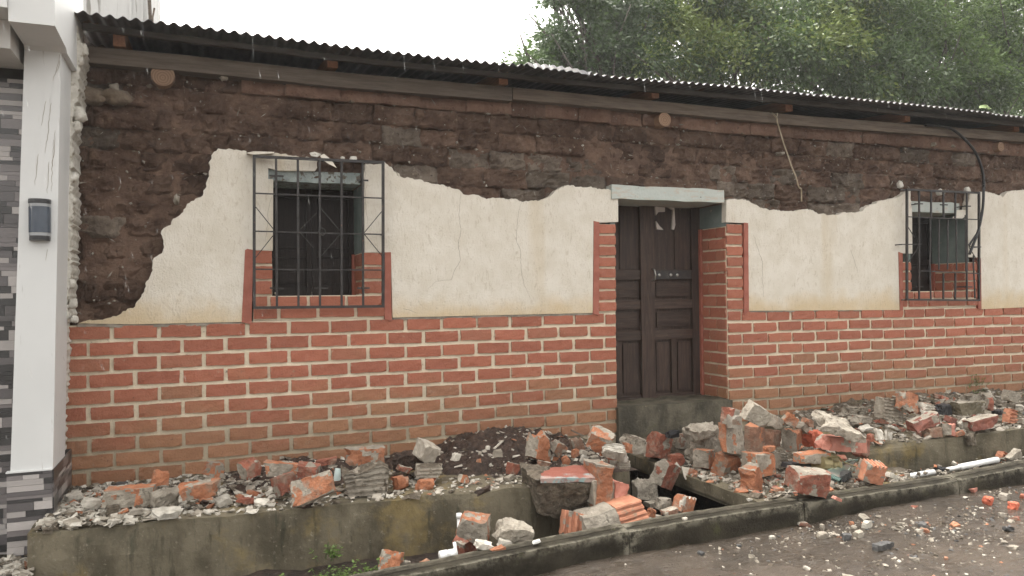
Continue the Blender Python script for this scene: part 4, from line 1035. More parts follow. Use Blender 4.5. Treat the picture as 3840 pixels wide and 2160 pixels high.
def cr(x, y, Yd, rx, rz, ry=None):
    """crown bough seen at a point of the view, at its own distance behind the house"""
    p = aty(x*1.4907, y*1.4907, Yd); return (p[0], p[1], p[2], rx, ry or rx*.8, rz)
trees = [
 ('broadleaf_tree', 'thin hazy tree with sky showing through, leftmost behind the metal roof', 8.3, 9.0, 9.0, [cr(1400,118,8.8,.55,.35), cr(1330,150,8.6,.5,.22), cr(1445,75,8.8,.45,.35), cr(1500,150,8.8,.9,.5), cr(1390,8,9,.30,.16), cr(1470,20,9,.45,.3), cr(1545,30,9.2,.55,.5), cr(1560,100,9,.55,.5), cr(1640,40,9.4,.6,.5), cr(1600,150,9,.9,.5), cr(1420,-40,9,.5,.4)], 30000, ('leaf_d','leaf_a','leaf_b'), 11),
 ('broadleaf_tree', 'pale green tree with an open top and drooping leaves above the loose roof sheet', 12.0, 9.5, 10.5, [cr(1700,110,9.2,1.0,.8), cr(1790,40,9.6,.9,.8), cr(1660,170,8.8,.9,.5), cr(1800,150,9,1.1,.8), cr(1740,-20,9.6,1.2,.7), cr(1880,80,9.5,.9,.9), cr(1850,190,8.6,.9,.4)], 36000, ('leaf_d','leaf_b','leaf_e'), 12),
 ('broadleaf_tree', 'dense mid-green tree in the middle of the row, bright leaf clumps low over the eave', 15.2, 9.0, 11.5, [cr(1990,60,8.8,1.3,1.0), cr(2080,150,8.4,1.2,.9), cr(1960,180,8.2,1.0,.6), cr(2140,40,9,1.2,1.0), cr(2080,-30,9.4,1.4,1.0), cr(2180,200,8.2,1.0,.7), cr(2000,130,8.0,1.0,.7)], 42000, ('leaf_a','leaf_b','leaf_e'), 13),
 ('broadleaf_tree', 'dark green tree rising behind the black cable end of the roof', 19.0, 9.0, 12.5, [cr(2280,70,8.8,1.4,1.1), cr(2360,170,8.4,1.3,1.0), cr(2270,190,8.0,1.1,.8), cr(2400,50,9,1.4,1.2), cr(2300,-40,9.4,1.6,1.0), cr(2440,220,8.2,1.1,.7), cr(2230,110,8.6,1.2,1.0)], 42000, ('leaf_a','leaf_b','leaf_c'), 14),
 ('broadleaf_tree', 'darkest tree, rightmost behind the roof, with small gaps of white sky', 23.0, 9.0, 12.5, [cr(2500,60,8.8,1.5,1.2), cr(2560,190,8.4,1.4,1.0), cr(2480,210,8.0,1.1,.7), cr(2600,90,8.8,1.8,1.4), cr(2540,-40,9.4,1.7,1.0), cr(2680,190,8.6,1.6,1.2)], 36000, ('leaf_a','leaf_b','leaf_c'), 15),
]
for t_ in trees: tree(*t_)
# far wood behind the trees, one mass
def backwood():
    r = np.random.default_rng(5); n = 60000
    x = r.uniform(14, 44, n); p0 = aty(1760*1.4907, 0, 14); z = r.uniform(0, 1, n)**.8*np.interp(x, [14, 17, 20, 44], [3.5, 6.0, 8.5, 10]); y = 13+r.uniform(0, 3, n)+.5*fbm(np.stack([x, z*1.5, 0*x], 1), 3, 2)
    b = np.stack([x, y, z], 1); keep = fbm(b*.8, 77, 2) > -.5; b = b[keep]; n = len(b)
    d = r.normal(size=(n, 3))+np.array([0, 0, -.6]); d /= np.linalg.norm(d, axis=1, keepdims=True); s = np.cross(d, r.normal(size=(n, 3))); s /= np.linalg.norm(s, axis=1, keepdims=True)
    L = r.uniform(.16, .34, n)[:,None]
    V = np.stack([b, b+d*L*.5+s*L*.24, b+d*L, b+d*L*.5-s*L*.24], 1).reshape(-1, 3)
    me = bpy.data.meshes.new('far_wood'); me.vertices.add(4*n); me.vertices.foreach_set('co', V.ravel()); me.loops.add(4*n); me.polygons.add(n)
    me.loops.foreach_set('vertex_index', np.arange(4*n, dtype=np.int32)); me.polygons.foreach_set('loop_start', np.arange(0, 4*n, 4, dtype=np.int32))
    me.materials.append(M['leaf_a']); me.materials.append(M['leaf_b']); me.polygons.foreach_set('material_index', (r.random(n) > .7).astype(np.int32)); me.update(); me.validate()
    tag(link(bpy.data.objects.new('far_wood', me), None, (0, 0, 0)), kind='stuff')
backwood()

# rain-filled air: one closed box round everything
hm = bpy.data.materials.new('rain_haze'); hm.use_nodes = True; hn = hm.node_tree.nodes; hn.remove(hn['Principled BSDF'])
pv = hn.new('ShaderNodeVolumePrincipled'); pv.inputs['Color'].default_value = (.97, .98, 1, 1); pv.inputs['Density'].default_value = HAZE; pv.inputs['Anisotropy'].default_value = .3
hm.node_tree.links.new(pv.outputs[0], hn['Material Output'].inputs['Volume'])
tag(box('haze', (-258, -258, -9), (258, 258, 17), hm), kind='stuff')
#@@OBJECTS@@
# ================================================================= OBJECTS
CR = {'A': (180, 1600), 'B': (740, 1600), 'C': (1300, 1560), 'D': (1860, 1560), 'E': (2300, 1480), 'F': (2780, 1440), 'G': (3240, 1420)}
def to_px(c, x, y):
    if c == 'H': return 1300+.276*x, 1760+.276*y
    if c == 'S': return 2600+.4814*x, 1660+.4814*y
    o = CR[c]; return o[0]+.345*x, o[1]+.345*y
LET = {'l': (0, -1), 'r': (0, 1), 'f': (1, -1), 'b': (1, 1), 'd': (2, -1), 'u': (2, 1)}
def chunk_shape(dims, mats, seed, grey='', broken='', ribs=None, cuts=3, noise=.006, cell=.017):
    """a lump of broken masonry about dims big: chipped corners, rough broken faces, grooved faces, mortar crust on some sides"""
    r = random.Random(seed); dims = np.array(dims, float)
    n = np.clip((dims/cell).astype(int), 3, 18)
    if ribs: 
        ax = 'xyz'.index(ribs[1]); n[ax] = max(n[ax], ribs[2]*6)
    V, Fc, L = boxgrid(*[int(k) for k in n]); V0 = V.copy()
    V = V*dims
    # taper and skew a little, no two lumps the same
    V[:,0] *= 1+r.uniform(-.12, .12)*(V0[:,2]*2); V[:,1] *= 1+r.uniform(-.1, .1)*(V0[:,0]*2); V[:,2] *= 1+r.uniform(-.13, .13)*(V0[:,0]*2)
    V[:,0] += r.uniform(-.12, .12)*V[:,2]
    if ribs:
        a, s = LET[ribs[0]]; on = V0[:,a]*s > .499; ph = (V0[:,ax]+.5)*ribs[2]
        dep = min(.016, dims[ax]/ribs[2]*.42); V[on, a] -= s*dep*(np.abs(((ph[on]) % 1)-.5) < .2)
    for b in broken:
        a, s = LET[b]; w = np.clip((V0[:,a]*s-.1)/.4, 0, 1)
        amt = dims[a]*.17
        V[:,a] -= s*w*amt*(.6+.9*fbm(V/np.max(dims)*3.3+seed, seed % 97, 3))
    for k in range(cuts):
        d = np.array([r.choice((-1, 1)), r.choice((-1, 1)), r.choice((-1, 1))])*np.array([r.uniform(.15, 1), r.uniform(.15, 1), r.uniform(.15, 1)])/dims; d /= np.linalg.norm(d)
        mx = (V@d).max(); lim = mx*r.uniform(.72, .92); ov = np.clip(V@d-lim, 0, None); V = V-d*ov[:,None]*.95
    N = np.stack([fbm(V*30+seed, (seed+s) % 211, 3) for s in (0, 7, 13)], 1); V = V+N*noise
    mi = [1 if l in grey else 0 for l in L]
    if grey and len(mats) > 1:   # ragged edge of the mortar crust
        C = np.array([V[list(f)].mean(0) for f in Fc]); g = fbm(C*13+seed, seed % 89, 3)
        mi = [(0 if g[i] > .42 else 1) if mi[i] else (1 if g[i] > .45 else 0) for i in range(len(mi))]
    return V, Fc, mi
_seed = [100]
def place(V, bbox, sup, rot):
    """size and seat a lump: its outline fills the given part of the view and its lowest point rests at height sup"""
    E_ = np.array(Euler([rad(a) for a in rot]).to_matrix()); Vr = V@E_.T
    x0, y0, x1, y1 = bbox; s = 1.0; t = 4.0; cx_, cy_ = (x0+x1)/2, (y0+y1)/2; ox = oy = 0.0
    for it in range(7):
        d = ray(cx_+ox, cy_+oy); lo = (Vr*s)[:,2].min()
        t = (sup-lo-CAM[2])/d[2] if d[2] < -.01 else t
        P_ = CAM+d*t+Vr*s; q_ = proj(P_); w = q_.max(0)-q_.min(0)
        s *= math.sqrt(1.13*(x1-x0)*(y1-y0)/(w[0]*w[1]))
        c = (q_.max(0)+q_.min(0))/2; ox += cx_-c[0]; oy += cy_-c[1]
    d = ray(cx_+ox, cy_+oy); t = (sup-(Vr*s)[:,2].min()-CAM[2])/d[2]
    return CAM+d*t, s, E_
def chunk(name, cat, label, crop, bb, sup, dims, rot, mats=('orange', 'crust'), grey='', broken='r', ribs=None, cuts=3, noise=.006, group='rubble fallen in front of the house'):
    _seed[0] += 1
    p0 = to_px(crop, bb[0], bb[1]); p1 = to_px(crop, bb[2], bb[3])
    V, Fc, mi = chunk_shape(dims, mats, _seed[0], grey, broken, ribs, cuts, noise)
    pos, s, E_ = place(V, (*p0, *p1), sup, rot)
    Vw = (V*s)@E_.T; base = np.array([0, 0, Vw[:,2].min()])
    o = mk(name, Vw+pos, Fc, [M[k] for k in mats], None, mi, origin=pos+base)
    return tag(o, label, cat, group)
BR = ('orange', 'crust'); RB = ('redbrick', 'crust'); BB_ = ('brownbrick', 'crust'); MO = ('crust', 'orange'); PA = ('pale', 'crust'); DK = ('crust_dark', 'crust'); CB = ('crust', 'crust_dark')
brick_ = lambda *a, **k: chunk('broken_brick', 'brick', *a, **k)
block_ = lambda *a, **k: chunk('hollow_block_piece', 'block', *a, **k)
mort_ = lambda *a, **k: chunk('mortar_lump', 'mortar', *a, **k)
slab_ = lambda *a, **k: chunk('mortar_slab', 'mortar', *a, **k)
plst_ = lambda *a, **k: chunk('plaster_chunk', 'plaster', *a, **k)
stone_ = lambda *a, **k: chunk('stone', 'stone', *a, **k)
ston = ('stone', 'crust')

# --- mud heaps that fell off the wall, under the rubble
def heap(name, label, cat, x0, x1, y0, y1, zf, h, mat, seed, st=.03, kind=None, peaks=None):
    xs = np.arange(x0, x1+1e-6, st); ys = np.arange(y0, y1+1e-6, st); A, B = np.meshgrid(xs, ys); Pq = np.stack([A.ravel(), B.ravel(), 0*A.ravel()], 1)
    u = (Pq[:,0]-x0)/(x1-x0); v = (Pq[:,1]-y0)/(y1-y0)
    sh = np.clip(np.clip(np.sin(np.pi*np.clip(u, .0, 1)), 0, 1)**.55*np.clip(v*1.35, 0, 1)**.8, 0, 1)
    z = sh*h*(1+.45*fbm(Pq*np.array([3, 3, 1]), seed, 3))+.030*fbm(Pq*13, seed+3, 4)*(sh > .12)+.014*fbm(Pq*40, seed+6, 2)*(sh > .12)
    f = zf(Pq[:,0]); Pq[:,2] = f-.03+z; n, q_ = len(xs), len(ys)
    o = mk(name, Pq, [(j*n+i, j*n+i+1, (j+1)*n+i+1, (j+1)*n+i) for j in range(q_-1) for i in range(n-1)], M[mat])
    tag(o, label, cat, kind=kind); G_ = Pq[:,2].reshape(q_, n)
    return lambda x, y: float(G_[min(q_-1, max(0, int((y-y0)/st))), min(n-1, max(0, int((x-x0)/st)))])
heap_a = heap('mud_heap', 'dark wet earth heap against the brick wall left of the door', 'earth heap', 1.5, XE-.12, -1.16, .03, top_z, .15, 'mud_wet', 4, .025)
heap_b = heap('mud_heap', 'dark wet earth heap under the broken bricks near the left window', 'earth heap', .1, 1.55, -.88, .03, top_z, .085, 'mud_wet', 5, .024)
bed_a = heap('rubble_bed', None, None, 3.44, 5.1, -1.6, -.0, lambda x: ramp_z(x)+.0, .15, 'crust_dark', 6, .03, 'stuff')
bed_b = heap('rubble_bed', None, None, 4.9, 8.8, -.95, .03, top_z, .09, 'crust_dark', 7, .04, 'stuff')

# --- pavement left of the pit
s0 = .245
brick_('grey coated brick block with a pale arch-shaped mark, at the left end of the pavement', 'A', (605,615,1165,885), s0, (.34,.16,.15), (0,2,-8), BR, 'fb', 'd', cuts=1)
brick_('small bright orange brick stub standing behind the arch-marked block', 'A', (1120,455,1305,655), .30, (.12,.07,.13), (0,8,10), BR, '', 'u', cuts=2)
mort_('dark grey crumbled mortar lump touching the right end of the arch-marked block', 'A', (1095,640,1440,880), s0, (.22,.16,.13), (5,6,20), CB, '', 'ru', cuts=4, noise=.010)
brick_('brick with orange and grey bands leaning over a dark hollow, between two grey lumps', 'A', (1400,572,1898,790), .30, (.32,.14,.12), (8,-5,-14), BR, 'l', 'r', cuts=2)
plst_('pale thick plaster flake lying near the pavement edge below the banded brick', 'A', (1120,872,1480,1008), s0, (.24,.14,.06), (14,0,12), PA, '', 'lr', cuts=3)
mort_('dark clod tucked under the left foot of the arch-marked block', 'A', (612,850,785,970), s0-.01, (.12,.1,.08), (0,0,20), DK, '', 'lr', noise=.01)
plst_('white plaster chunk left of the arch-marked block', 'A', (350,765,575,900), s0, (.17,.1,.09), (10,20,30), PA, '', 'lru')
plst_('low white plaster cake by the tiled pillar base', 'A', (165,700,420,820), s0-.01, (.22,.14,.07), (8,-6,10), PA, '', 'lr')
mort_('thin orange and grey splinter under the arch-marked block', 'A', (760,885,880,960), s0-.005, (.12,.06,.04), (0,-18,20), BR, 'u', 'r')
mort_('round grey stone between the arch-marked block and the plaster flake', 'A', (870,890,1050,955), s0, (.13,.09,.05), (0,0,0), ston, '', 'r')
stone_('flat dark stone laid bare in the broken pavement edge, left one', 'B', (15,1000,345,1150), .10, (.26,.10,.10), (0,4,-7), CB, '', 'r', cuts=3)
stone_('flat dark stone laid bare in the broken pavement edge, right one', 'B', (450,965,750,1120), .12, (.24,.10,.10), (0,-6,-7), CB, '', 'l', cuts=3)
brick_('orange brick bit with dark slanting layers, lying against the wall left of the round lump', 'B', (45,375,310,560), .30, (.18,.10,.11), (0,16,10), BR, 'u', 'lr')
brick_('rounded brown-orange brick lump with a broken flank, against the wall', 'B', (430,335,700,570), .30, (.17,.12,.15), (0,-14,30), RB, 'l', 'ru', cuts=5)
brick_('long brick with a bright orange top and a grey mortar side', 'B', (710,370,1120,530), .36, (.30,.12,.10), (0,4,-12), BR, 'f', 'r', cuts=2)
brick_('red brick half lying on the end of the orange-topped long brick', 'B', (1075,385,1345,592), .36, (.17,.12,.12), (10,12,-24), RB, 'r', 'd', cuts=2)
brick_('smooth red-brown brick facing the street, leaning below the orange-topped one', 'B', (808,480,1100,785), .25, (.17,.13,.17), (-14,-12,22), RB, 'd', 'd', cuts=2)
brick_('broken brick with a grooved grey lower edge, in front of the big grooved block', 'B', (950,520,1560,845), s0, (.34,.18,.17), (-18,-18,-8), BR, 'ld', 'l', ('d','y',5), cuts=3)
brick_('dark red brick wedged behind the smooth red-brown brick', 'B', (1255,335,1545,420), .42, (.2,.1,.06), (0,-5,-6), RB, '', 'l')
plst_('yellowish wet plaster piece on the pavement, beside a red shard', 'B', (160,745,415,860), s0, (.19,.12,.07), (14,-8,14), PA, '', 'lr')
brick_('red brick shard lying beside the yellowish plaster piece', 'B', (415,757,620,840), s0, (.15,.06,.05), (0,16,0), RB, '', 'l')
chunk('tile_flake', 'tile', 'pale blue-green tile flake standing between broken bricks', 'B', (1482,452,1560,592), .33, (.07,.02,.12), (-8,6,12), ('paleblue',), cuts=2, noise=.001)
mort_('stack of thin grey mortar cakes hanging on the pavement edge', 'B', (832,810,1050,960), .17, (.18,.12,.10), (0,4,0), CB, 'u', 'lr', ('f','z',3), noise=.01)
plst_('white plaster scrap beside the smooth red-brown brick', 'B', (715,685,830,745), .27, (.1,.04,.05), (0,-24,0), PA, '', 'l')
block_('big grey hollow block with thick mortar and grooves facing the street', 'C', (-62,505,465,862), s0, (.34,.22,.22), (0,-1,-5), CB, 'u', 'u', ('f','z',5), cuts=1)
brick_('orange brick pair stuck with dark mortar behind the big grooved block', 'C', (-60,335,442,520), .40, (.34,.14,.13), (0,0,-5), BR, 'u', 'l', cuts=2)
mort_('small round mortar blob stuck on the big grooved block', 'C', (90,690,185,755), .345, (.07,.04,.05), (0,0,0), CB, '', '')
stone_('angular light grey concrete lump perched on the earth heap', 'C', (705,252,1030,510), .36, (.20,.15,.15), (20,24,20), ston, '', 'r', cuts=5)
mort_('dark earth clod under the angular concrete lump', 'C', (470,385,900,590), .30, (.28,.18,.13), (0,0,0), ('mud_wet', 'mud_wet'), '', 'lr', noise=.014)
block_('short grey grooved block piece with a rounded back, behind the orange stubs', 'C', (730,515,1052,662), .30, (.22,.12,.10), (0,2,-8), CB, 'u', 'r', ('f','z',3))
brick_('round orange brick stub right beside the big grooved block', 'C', (470,650,682,795), s0, (.16,.12,.11), (0,-4,20), BR, '', 'lr', cuts=6)
brick_('flat-topped orange brick stub, second from the big grooved block', 'C', (745,690,968,795), s0, (.17,.12,.09), (0,2,-10), BR, '', 'l', cuts=4)
brick_('upright L-shaped red brick shard with a pale tip', 'C', (890,575,985,702), .27, (.07,.06,.10), (0,4,0), RB, 'u', 'l')
brick_('dark red shard sprinkled with white chips, by the big grooved block', 'C', (530,530,722,622), .31, (.16,.08,.06), (0,20,0), RB, 'u', 'r')
brick_('small orange crumb in front of the two orange stubs', 'C', (735,735,810,805), s0, (.06,.05,.06), (0,0,0), BR, '', 'r')
plst_('white plaster lump lying on the dark earth heap', 'C', (1130,398,1245,492), .37, (.1,.07,.08), (0,10,10), PA, '', 'lr', cuts=5)
brick_('tiny bright orange chip on the dark earth heap', 'C', (1405,465,1465,508), .35, (.06,.04,.04), (0,10,10), BR, '', 'r')
brick_('pointed orange brick shard at the foot of the earth heap', 'C', (1200,640,1340,732), s0, (.11,.07,.08), (0,24,20), BR, 'l', 'r', cuts=5)
stone_('dark grey stone on the earth heap under a pale stick', 'C', (1580,362,1700,448), .38, (.1,.08,.07), (0,0,0), CB, '', 'r')
chunk('stick', 'stick', 'pale split stick poking out of the earth heap', 'C', (1590,270,1700,355), .43, (.12,.015,.012), (0,-36,0), ('pale',), cuts=0, noise=.001)
plst_('white plaster crumb beside the pale stick', 'C', (1505,322,1560,368), .44, (.05,.04,.04), (0,0,0), PA, '', 'r')
mort_('grey mortar flake hanging off the pavement edge, left of a torn stone', 'C', (690,850,830,955), .17, (.12,.06,.09), (0,10,0), CB, '', 'lr')
mort_('torn pale mortar flake pointing down off the pavement edge', 'C', (832,835,1062,1022), .12, (.20,.06,.13), (0,38,0), ('crust', 'pale'), 'u', 'lr', noise=.01)

# --- earth heap to the pit
brick_('hollow orange brick shell with a grey coat and a dark hole, against the wall', 'D', (330,155,592,505), .30, (.16,.13,.20), (0,12,20), BR, 'l', 'u', cuts=4)
mort_('grey coated brick fragment right of the hollow orange shell', 'D', (572,255,772,450), .33, (.13,.11,.12), (20,32,20), MO, 'f', 'r', cuts=5)
brick_('brown-orange brick face half hidden by a bigger orange chunk', 'D', (805,222,962,402), .33, (.11,.10,.13), (0,-8,-10), BB_, 'r', 'u', cuts=2)
brick_('big bright orange brick chunk with a grey corner, on top left of the pit', 'D', (960,130,1320,410), .38, (.22,.16,.16), (24,28,-24), BR, 'lu', 'rd', cuts=4)
slab_('pale mortar slab with wavy ridges lying over a dark red brick at the pavement corner', 'D', (1130,310,1455,485), .36, (.24,.18,.07), (14,14,-10), ('crust', 'pale'), 'u', 'lr', ('u','y',4), cuts=3)
brick_('small orange brick lump beside the wavy mortar slab', 'D', (1370,290,1487,400), .39, (.09,.07,.08), (0,20,20), BR, '', 'lr', cuts=5)
brick_('dark red brick under the wavy mortar slab', 'D', (1180,440,1315,555), .27, (.1,.1,.09), (0,0,-10), RB, 'l', 'l')
slab_('thin grey mortar flakes stacked at the pavement corner', 'D', (1310,478,1465,575), .27, (.12,.1,.07), (0,2,-10), CB, 'u', 'r', ('f','z',3))
brick_('small red brick piece with a dark top, lying on gravel at the earth heap', 'D', (110,500,272,635), .26, (.12,.09,.1), (0,10,24), RB, 'u', 'r', cuts=4)
brick_('curved grey-brown fragment behind the fallen masonry slab', 'D', (430,480,612,575), .30, (.14,.07,.06), (0,14,0), BB_, 'u', 'lr')
brick_('orange lump half buried in front of the brown-orange brick', 'D', (820,355,912,455), .31, (.08,.07,.08), (0,0,0), BR, '', 'r', cuts=5)
stone_('light grey pebble-like stone among the orange bricks left of the pit', 'D', (905,365,992,438), .33, (.08,.06,.06), (0,14,0), ston, '', 'r', cuts=5)
plst_('white plaster tooth sticking up behind the fallen masonry slab', 'D', (905,420,1012,522), .29, (.08,.05,.09), (0,24,0), PA, '', 'r')
slab_('grey broken slab leaning at the foot of the door step', 'D', (1330,205,1642,402), .27, (.24,.14,.12), (10,8,8), CB, 'u', 'lr', cuts=4)
chunk('stick', 'stick', 'grey splintered stick leaning over the broken bricks below the wall corner', 'D', (812,148,962,222), .46, (.16,.018,.016), (0,27,0), ('beam',), cuts=0, noise=.001)
brick_('orange flake beside the small grey coated fragment', 'D', (590,440,680,510), .29, (.08,.06,.06), (0,20,0), BR, '', 'lr')
brick_('orange splinter standing between the coated fragment and a grey stone', 'D', (700,440,820,545), .28, (.09,.05,.09), (0,-30,0), BR, '', 'lr', cuts=4)
mort_('dark mortar bit on the rim beside the white plaster tooth', 'D', (1010,430,1130,520), .29, (.1,.07,.08), (0,-14,0), CB, '', 'lr')

# the large fallen masonry piece, red painted on its upper side
def fallen_masonry():
    root = tag(empty('fallen_masonry', atz(*to_px('D', 850, 1080), -.12)), 'large fallen piece of masonry, red painted top with blue-green stains, hanging into the gutter', 'masonry', 'rubble fallen in front of the house')
    Yf = -1.55; cor = lambda a, b, y=Yf: aty(*to_px('D', a, b), y)
    tl, tr, brr, bl = cor(440,712), cor(1105,695), cor(1090,1010), cor(560,1085)
    # core with a rough underside
    V, Fc, L = boxgrid(22, 9, 16); U = V[:,0:1]+.5; Wv = V[:,2:3]+.5
    lo = bl*(1-U)+brr*U; hi = tl*(1-U)+tr*U; Q = lo*(1-Wv)+hi*Wv; Q[:,1] += (V[:,1]+.5)*.26+(1-Wv[:,0])*.10; Q[:,2] += (V[:,1]+.5)*.045
    Q += np.stack([fbm(Q*11, 5+k, 4) for k in range(3)], 1)*.020+np.stack([fbm(Q*34, 15+k, 2) for k in range(3)], 1)*.008
    Q[:,2] -= .05*np.sin(np.pi*U[:,0])*(1-Wv[:,0]); mk('core', Q, Fc, M['crust_dark'], root)
    # painted upper strip
    a, b, c, d = cor(490,592,Yf+.20), cor(1112,545,Yf+.20), cor(1108,690,Yf-.015), cor(488,706,Yf-.015)
    V, Fc, L = boxgrid(20, 8, 2); U = V[:,0:1]+.5; Wv = V[:,1:2]+.5
    Q = (d*(1-U)+c*U)*(1-Wv)+(a*(1-U)+b*U)*Wv; Q[:,2] += (V[:,2])*.028; Q += np.stack([fbm(Q*14, 25+k, 3) for k in range(3)], 1)*.005
    mk('painted_face', Q, Fc, M['stained_band'], root)
    # bricks of the broken end
    for nm, pts, mt, sd in (('brick', [(1108,552),(1282,556),(1262,1035),(1100,1010)], 'orange', 3), ('brick', [(1290,722),(1442,752),(1440,985),(1312,1000)], 'pinkbrick', 4)):
        p = [cor(x_, y_, Yf-.05) for x_, y_ in pts]; V, Fc, L = boxgrid(6, 5, 16); U = V[:,0:1]+.5; Wv = V[:,2:3]+.5
        Q = (p[3]*(1-U)+p[2]*U)*(1-Wv)+(p[0]*(1-U)+p[1]*U)*Wv; Q[:,1] += (V[:,1]+.5)*.2; Q += np.stack([fbm(Q*16, sd+k, 4) for k in range(3)], 1)*.012; mk(nm, Q, Fc, M[mt], root)
    for pts, sd in (([(1065,700),(1112,690),(1105,1020),(1060,980)], 31), ([(1262,700),(1322,745),(1325,1010),(1262,1040)], 32), ([(1085,530),(1290,540),(1285,575),(1100,570)], 33)):
        p = [cor(x_, y_, Yf-.035) for x_, y_ in pts]; V, Fc, L = boxgrid(3, 4, 12); U = V[:,0:1]+.5; Wv = V[:,2:3]+.5
        Q = (p[3]*(1-U)+p[2]*U)*(1-Wv)+(p[0]*(1-U)+p[1]*U)*Wv; Q[:,1] += (V[:,1]+.5)*.2; Q += np.stack([fbm(Q*18, sd+k, 3) for k in range(3)], 1)*.01; mk('mortar_joint', Q, Fc, M['crust'], root)
t = NT('stained_red_band'); y_ = t.sep(t.pos)[1]
c = t.mix(t.noise(12, 6, .6), (.205, .066, .046), (.27, .095, .068))
st = t.ramp(t.math('ADD', t.math('MULTIPLY', y_, 1.0), t.math('MULTIPLY', t.noise(9, 5, .65), -.32)), -1.735, -1.665, 1, 0)
c = t.mix(st, c, t.mix(t.ramp(t.noise(13, 4, .6), .46, .56), (.36, .27, .24), (.24, .36, .36)))
t.bump(t.noise(50, 6, .6), .4, .006); M['stained_band'] = t.out(c, .6, .35)
fallen_masonry()
g0 = .0
block_('red hollow brick piece with upright grooves and a mortar foot, behind the kerb', 'D', (700,1010,1006,1345), -.03, (.17,.13,.17), (-12,10,-14), ('grooved', 'crust'), 'd', 'd', ('f','x',4), cuts=1, noise=.003)
def half_grooved():
    root = tag(empty('hollow_block_piece', atz(*to_px('D', 1330, 1240), .1)), 'long hollow block leaning on the kerb, left half grey mortar and right half grooved orange', 'block', 'rubble fallen in front of the house')
    Y = -1.80; cor = lambda a, b, y=Y: aty(*to_px('D', a, b), y)
    def part(nm, pts, mt, ribs, sd, nz):
        p = [cor(*q_) for q_ in pts]; V, Fc, L = boxgrid(12, 5, 22); V0 = V.copy(); U = V[:,0:1]+.5; Wv = V[:,2:3]+.5
        Q = (p[3]*(1-U)+p[2]*U)*(1-Wv)+(p[0]*(1-U)+p[1]*U)*Wv; Q[:,1] += (V[:,1]+.5)*.16+Wv[:,0]*.05
        if ribs: Q[:,1] += np.where(V0[:,1] < -.49, .018*(np.abs(((V0[:,2]+.5)*ribs % 1)-.5) < .2), 0)
        Q += np.stack([fbm(Q*17, sd+k, 3) for k in range(3)], 1)*nz; mk(nm, Q, Fc, M[mt], root)
    part('mortar_half', [(1000,1135),(1342,1020),(1362,1215),(1010,1290)], 'crust', 0, 41, .008)
    part('grooved_half', [(1345,1018),(1625,935),(1668,1105),(1368,1200)], 'grooved', 3, 44, .003)
brick_('orange crumbs at the right end of the half-grooved block', 'D', (1630,1000,1742,1112), .06, (.1,.07,.07), (0,20,0), BR, '', 'lr', cuts=5)
plst_('small white tile bit lying by the kerb near the mortar-coated slab', 'D', (380,1345,502,1388), .10, (.1,.05,.03), (0,-8,0), ('pvc', 'pvc'), '', '', cuts=2, noise=.002)
half_grooved()
brick_('orange brick with a smooth grey mortar side, topmost beside the upright white pipe', 'H', (1455,610,1985,1030), .04, (.26,.18,.2), (14,16,-30), BR, 'fr', 'b', cuts=3)
brick_('dark red-brown brick at the bottom of the pile by the white pipe', 'H', (1430,850,1790,1260), -.10, (.17,.16,.19), (10,-22,20), RB, 'd', 'r', cuts=4)
slab_('long mortar-coated slab leaning on the pile by the white pipe', 'D', (-20,1100,392,1405), .03, (.32,.18,.15), (12,17,-8), ('crust', 'orange'), '', 'lr', cuts=4, noise=.009)
plst_('pale plaster shard in the pile by the white pipe', 'H', (1700,965,2022,1105), .06, (.2,.1,.06), (10,20,0), PA, '', 'lr')
plst_('curved pale mortar piece under the long mortar-coated slab', 'D', (-8,1340,195,1452), .03, (.16,.1,.09), (0,16,0), PA, '', 'lr', cuts=5)
brick_('low brown-orange brick at the kerb under the long mortar-coated slab', 'H', (1900,1040,2200,1140), .06, (.22,.1,.07), (0,-8,0), BR, '', 'lr')
brick_('big orange brick slab leaning in the gutter at the lower edge of the view', 'H', (415,1105,785,1520), -.12, (.2,.09,.22), (-18,24,-8), BR, 'l', 'r', cuts=2)
mort_('grey-orange stub beside the leaning orange brick slab', 'H', (695,1230,870,1410), -.10, (.1,.08,.09), (0,14,0), MO, '', 'lr', cuts=4)
brick_('small orange and white shard alone in the gutter', 'H', (960,1220,1175,1365), -.10, (.14,.06,.07), (0,-20,0), BR, 'r', 'r', cuts=4)
# --- the open pit and its rim
brick_('brick with a thick pale mortar cap, on the rim left of the mortar boulder', 'E', (358,385,625,712), .13, (.19,.14,.19), (0,18,18), RB, 'u', 'r', cuts=3)
mort_('dark hollow shard behind the capped brick', 'E', (560,385,722,470), .32, (.14,.08,.07), (0,0,0), ('black', 'crust_dark'), '', 'l')
mort_('upright dark shard between the capped brick and the mortar boulder', 'E', (690,395,812,600), .2, (.09,.09,.15), (0,6,0), BB_, 'l', 'u')
mort_('largest grey mortar boulder, with layered cracks, in front of the door step', 'E', (775,312,1195,752), .13, (.30,.22,.30), (0,4,8), CB, '', 'lu', cuts=5, noise=.012)
slab_('cracked flat mortar crust over the top of the mortar boulder', 'E', (740,312,1190,470), .36, (.32,.2,.08), (12,-2,4), CB, '', 'lr', cuts=3, noise=.012)
brick_('orange brick stuck to the right flank of the mortar boulder', 'E', (868,585,1092,812), .13, (.16,.13,.16), (0,10,34), BR, 'l', 'r', cuts=4)
brick_('dark red brick lying under the mortar boulder at the pit rim', 'E', (580,640,782,770), .13, (.15,.12,.1), (0,0,-16), RB, '', 'l', cuts=2)
brick_('red brick with grey edges dangling over the open pit', 'E', (400,700,722,1038), .02, (.17,.12,.2), (10,28,20), RB, 'lr', '', cuts=2)
slab_('square grey slab standing inside the pit', 'E', (205,905,482,1155), -.05, (.18,.08,.17), (-10,6,0), ('crust', 'redbrick'), '', 'u', cuts=2)
